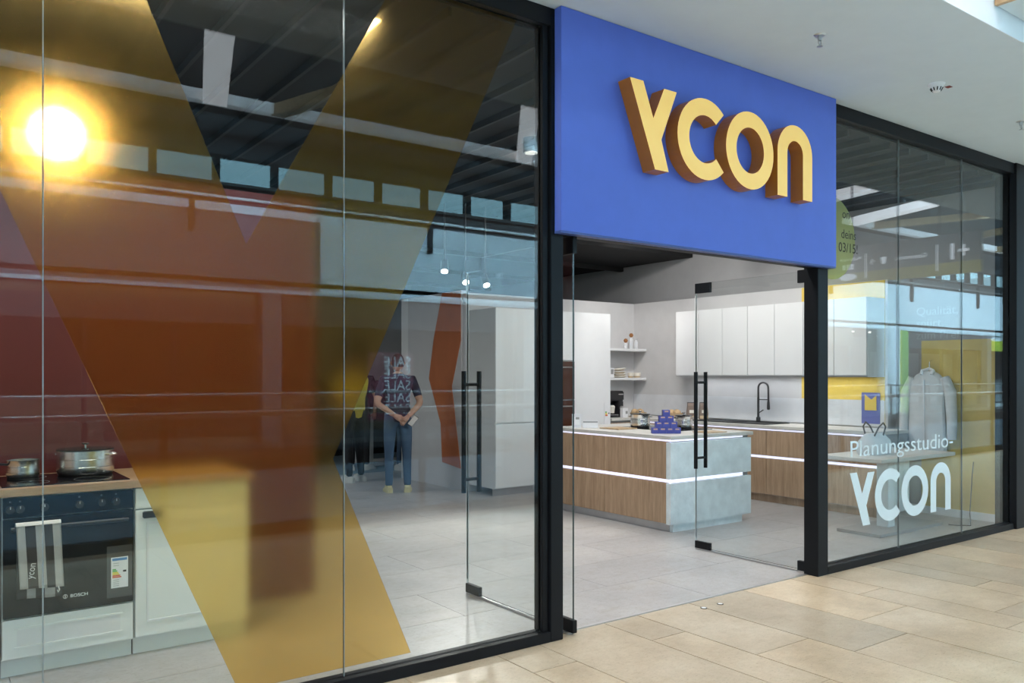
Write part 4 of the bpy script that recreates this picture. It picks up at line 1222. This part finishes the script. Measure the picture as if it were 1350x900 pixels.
# ------------------------------------------------------------------ rear: white table, dark counter, people
rt = thing('display_table', (6.75, 8.9, 0), 'white framed table behind the man with the phone', 'table')
box('table_top', 6.10, 7.45, 8.6, 9.25, 0.90, 0.94, 'white_laminate', rt, 0.003)
for xx in (6.13, 7.36):
    box('leg', xx, xx + 0.06, 8.63, 8.69, 0.05, 0.90, 'white_laminate', rt)
    box('leg', xx, xx + 0.06, 9.16, 9.22, 0.05, 0.90, 'white_laminate', rt)
for yy in (8.6, 9.16):
    box('foot_rail', 6.05, 7.5, yy, yy + 0.08, 0, 0.05, 'white_laminate', rt)
dc = thing('dark_counter', (7.2, 10.6, 0), 'long black counter along the rear wall', 'counter')
box('front', 4.0, 8.9, 10.5, 11.3, 0.12, 1.35, 'shop_dark', dc)
box('top', 3.98, 8.9, 10.46, 11.34, 1.35, 1.39, 'black_matt', dc)
box('plinth', 4.1, 8.9, 10.56, 11.3, 0, 0.12, 'black_matt', dc)
wb = thing('wall_screen', (6.9, 11.45, 1.6), 'small dark grey panel on the rear wall above the man', 'panel')
box('frame', 7.0, 7.45, 11.44, 11.499, 1.75, 2.25, 'grey_plinth', wb)
box('face', 7.03, 7.42, 11.43, 11.44, 1.78, 2.22, 'clear_plastic', wb)

def person(loc, rz, label, J, mats, hair='hair_brown', phone=None, glasses=False, scale=1.0):
    t = thing('person', loc, label, 'person', 'people at the rear of the shop', rz)
    B = dict(pel=(0, 0, .97), spi=(0, .0, 1.16), che=(0, .01, 1.36), nb=(0, .015, 1.49), nt=(0, 0.0, 1.555),
             sl=(-.19, .01, 1.43), sr=(.19, .01, 1.43), el=(-.27, .05, 1.14), er=(.27, .05, 1.14), wl=(-.25, -.05, .90), wr=(.25, -.05, .90),
             hl=(-.10, 0, .92), hr=(.10, 0, .92), kl=(-.11, -.01, .51), kr=(.11, -.01, .51), al=(-.115, .03, .09), ar=(.115, .03, .09), tl=(-.13, -.13, .045), tr=(.13, -.13, .045))
    B.update(J)
    RAD = dict(pel=(.165, .125), spi=(.150, .115), che=(.165, .12), nb=(.075, .075), nt=(.056, .06), sl=(.075, .075), sr=(.075, .075), el=(.046, .046), er=(.046, .046), wl=(.030, .033), wr=(.030, .033),
               hl=(.095, .10), hr=(.095, .10), kl=(.066, .066), kr=(.066, .066), al=(.045, .05), ar=(.045, .05), tl=(.04, .035), tr=(.04, .035))
    E_ = [('pel', 'spi', 's'), ('spi', 'che', 's'), ('che', 'nb', 's'), ('nb', 'nt', 'k'), ('che', 'sl', 's'), ('che', 'sr', 's'), ('sl', 'el', 'u'), ('sr', 'er', 'u'), ('el', 'wl', 'k'), ('er', 'wr', 'k'),
          ('pel', 'hl', 'p'), ('pel', 'hr', 'p'), ('hl', 'kl', 'p'), ('hr', 'kr', 'p'), ('kl', 'al', 'p'), ('kr', 'ar', 'p'), ('al', 'tl', 'h'), ('ar', 'tr', 'h')]
    names_ = list(B)
    me = bpy.data.meshes.new('body_base')
    me.from_pydata([B[n] for n in names_], [(names_.index(a), names_.index(b)) for a, b, _ in E_], [])
    o = bpy.data.objects.new('body_tmp', me)
    COL.objects.link(o)
    m = o.modifiers.new('s', 'SKIN'); m.use_smooth_shade = True
    sub = o.modifiers.new('d', 'SUBSURF'); sub.levels = 2
    for i, n in enumerate(names_):
        sv = me.skin_vertices[0].data[i]
        sv.radius = RAD[n]
        sv.use_root = (n == 'pel')
    dg = bpy.context.evaluated_depsgraph_get()
    bmn = bpy.data.meshes.new_from_object(o.evaluated_get(dg))
    bpy.data.objects.remove(o)
    bm = bmesh.new()
    bm.from_mesh(bmn)
    V = {n: Vector(B[n]) for n in names_}
    for f in bm.faces:
        c = f.calc_center_median()
        best = None
        for a, b, kd_ in E_:
            A, Bv = V[a], V[b]
            ab = Bv - A
            tt_ = max(0, min(1, (c - A).dot(ab) / ab.dot(ab)))
            dist = (c - (A + ab * tt_)).length - 0.5 * (RAD[a][0] * (1 - tt_) + RAD[b][0] * tt_)
            if best is None or dist < best[0]: best = (dist, kd_, tt_)
        kd_, tt_ = best[1], best[2]
        mi = {'s': 1, 'k': 0, 'p': 2, 'h': 3}.get(kd_)
        if kd_ == 'u': mi = 1 if tt_ < 0.72 else 0
        if kd_ == 's' and c.z < 0.93: mi = 2
        if kd_ == 'k' and c.z > 1.3 and c.z < 1.515: mi = 1
        f.material_index = mi
        f.smooth = True
    # head with nose, ears
    hc = V['nt'] + Vector((0, -0.012, 0.095))
    hv = bmesh.ops.create_uvsphere(bm, u_segments=20, v_segments=14, radius=1.0)['verts']
    for v in hv:
        p = v.co
        sx_ = 0.076 * (1 - 0.18 * max(0, -p.z) ** 1.5)
        v.co = hc + Vector((p.x * sx_, p.y * 0.096 - (0.012 * max(0, -p.z) if p.y < 0 else -0.0), p.z * 0.118))
    add_tube(bm, [hc + Vector((0, -0.088, 0.02)), hc + Vector((0, -0.112, -0.02)), hc + Vector((0, -0.09, -0.03))], [0.008, 0.015, 0.010], 8)
    add_tube(bm, [hc + Vector((-0.026, -0.088, -0.055)), hc + Vector((0.026, -0.088, -0.055))], 0.006, 6)
    for s_ in (-1, 1):
        add_tube(bm, [hc + Vector((s_ * 0.072, 0.006, 0.025)), hc + Vector((s_ * 0.086, 0.018, 0.0)), hc + Vector((s_ * 0.074, 0.008, -0.03))], [0.010, 0.014, 0.008], 8)
    # hands with five fingers
    for el_, wr_, s_ in (('el', 'wl', -1), ('er', 'wr', 1)):
        d_ = (V[wr_] - V[el_]).normalized()
        side = Vector((1, 0, 0)) - d_ * d_.x
        side = side.normalized() if side.length > 0.1 else Vector((0, 1, 0))
        nrm = d_.cross(side)
        w0 = V[wr_]
        add_tube(bm, [w0 - d_ * 0.01, w0 + d_ * 0.04, w0 + d_ * 0.085], [0.026, 0.036, 0.034], 10)
        for q_, (off_, ln) in enumerate(((-0.027, 0.062), (-0.009, 0.072), (0.009, 0.068), (0.026, 0.052))):
            b0 = w0 + d_ * 0.075 + side * off_
            add_tube(bm, [b0, b0 + d_ * ln * 0.5 + nrm * 0.008, b0 + d_ * ln * 0.85 + nrm * 0.028], [0.0095, 0.009, 0.007], 8)
        b0 = w0 + d_ * 0.03 - side * s_ * 0.028
        add_tube(bm, [b0, b0 + d_ * 0.03 - side * s_ * 0.022 + nrm * 0.008, b0 + d_ * 0.058 - side * s_ * 0.024 + nrm * 0.02], [0.012, 0.011, 0.008], 8)
    for f in bm.faces[:]:
        f.smooth = True
    body = obj('body', bm, ['skin', mats[0], mats[1], mats[2]], t, True)
    # eyes
    bm = bmesh.new()
    for s_ in (-1, 1):
        for v in bmesh.ops.create_uvsphere(bm, u_segments=8, v_segments=6, radius=0.011)['verts']: v.co += hc + Vector((s_ * 0.03, -0.083, 0.012))
    obj('eyes', bm, 'print_black', t, True, True)
    # hair cap
    bm = bmesh.new()
    bmesh.ops.create_uvsphere(bm, u_segments=20, v_segments=14, radius=1.0)
    dl = [v for v in bm.verts if (v.co.y < 0.1 and v.co.z < 0.42) or v.co.z < -0.45]
    bmesh.ops.delete(bm, geom=dl, context='VERTS')
    for v in bm.verts:
        v.co = hc + Vector((v.co.x * 0.085, 0.004 + v.co.y * 0.103, 0.006 + v.co.z * 0.124))
    obj('hair', bm, hair, t, True, True)
    for n in ('l', 'r'):
        a, b = V['a' + n], V['t' + n]
        bm = bmesh.new()
        fwd = (b - a); fwd.z = 0; fwd.normalize()
        sd = Vector((-fwd.y, fwd.x, 0))
        rings = []
        for (dd_, hw, z) in ((-0.075, 0.03, 0.07), (-0.04, 0.043, 0.09), (0.05, 0.046, 0.085), (0.13, 0.05, 0.06), (0.19, 0.045, 0.045), (0.225, 0.025, 0.03)):
            c = Vector((a.x, a.y, 0)) + fwd * dd_
            rings.append([bm.verts.new(c + sd * hw * q_[0] + Vector((0, 0, q_[1] * z))) for q_ in ((-1, 0), (-1, 0.5), (-0.6, 1), (0.6, 1), (1, 0.5), (1, 0))])
        for A, B2 in zip(rings, rings[1:]):
            for i in range(6): bm.faces.new((A[i], A[(i + 1) % 6], B2[(i + 1) % 6], B2[i]))
        bm.faces.new(rings[0][::-1]); bm.faces.new(rings[-1])
        obj('shoe', bm, mats[2], t, True, True)
    if glasses:
        bm = bmesh.new()
        for s_ in (-1, 1):
            add_tube(bm, [hc + Vector((s_ * 0.03 + 0.026 * math.cos(q_ * PI / 6), -0.102, 0.01 + 0.02 * math.sin(q_ * PI / 6))) for q_ in range(13)], 0.003, 6)
        obj('glasses', bm, 'black_plastic', t, True)
    t.scale = (scale,) * 3
    return t
# man from behind, hands on his back
man = person((5.07, 5.70, 0.0), R(180 - 22), 'man seen from behind in navy shirt and jeans holding a phone behind his back',
       dict(el=(-.28, .10, 1.14), wl=(-.10, .22, .97), er=(.28, .10, 1.14), wr=(.06, .21, .99), tl=(-.15, -.12, .045), al=(-.12, .03, .09), kl=(-.115, 0.0, .51)),
       ('shirt_navy', 'jeans', 'sneaker_yellow'))
ph = thing('phone', (5.07, 5.45, 0.90), 'phone held behind the back by the man in navy', 'phone')
box('case', -0.036, 0.036, -0.005, 0.005, 0, 0.145, 'black_plastic', ph, 0.003, True)
box('back_glass', -0.033, 0.033, -0.0065, -0.005, 0.004, 0.141, 'steel', ph, 0, True)
ph.location = (5.12, 5.485, 0.865); ph.rotation_euler = (R(20), R(35), R(-10))
person((5.05, 6.95, 0.0), R(200), 'person in yellow shirt partly hidden behind the man in navy',
       dict(er=(.27, -.12, 1.15), wr=(.06, -.28, 1.10), el=(-.27, -.10, 1.15), wl=(-.05, -.27, 1.12)), ('shirt_yellow', 'trousers_black', 'sneaker'))
person((5.75, 8.25, 0.0), R(160), 'person in black with white sneakers at the edge of the yellow film', dict(tl=(-.24, -.10, .045)), ('trousers_black', 'trousers_black', 'sneaker'))
person((6.35, 7.85, 0.0), R(25), 'man with glasses facing forward behind the man in navy', dict(), ('shirt_navy', 'jeans', 'sneaker'), glasses=True)

# track spotlights in view
def track(x, y, z, tgt, label, watt=25):
    t = thing('track_spotlight', (x, y, z - 0.1), label, 'spotlight', 'black track spotlights')
    d = (Vector(tgt) - Vector((x, y, z))).normalized()
    c0 = Vector((x, y, z))
    tube('stem', [(x, y, 3.40), (x, y, z)], 0.01, 'black_plastic', t, 8)
    bm = bmesh.new(); add_tube(bm, [c0 - d * 0.08, c0 + d * 0.06], [0.04, 0.045], 16); obj('housing', bm, 'black_plastic', t, smooth=True)
    bm = bmesh.new(); add_tube(bm, [c0 + d * 0.0605, c0 + d * 0.064], [0.036, 0.036], 16); obj('lens', bm, 'small_spot', t)
    spot('track_beam', c0 + d * 0.09, tgt, watt, ang=84, blend=0.9)
track(4.73, 4.0, 2.68, (3.9, 2.6, 0.0), 'track spotlight furthest left above the rear aisle', 170)
track(5.0, 4.0, 2.57, (4.2, 1.9, 0.0), 'track spotlight in the middle above the rear aisle', 130)
track(5.27, 4.0, 2.56, (5.0, 2.6, 0.6), 'track spotlight furthest right above the rear aisle', 45)
spot('wall_wash', (6.9, 3.2, 3.36), (8.9, 4.6, 2.9), 60, ang=80)
spot('cabinet_wash', (7.0, 2.6, 3.36), (8.5, 2.5, 1.9), 50, ang=75)
spot('shelf_wash', (7.3, 3.3, 3.36), (8.3, 5.1, 1.4), 60, ang=60)
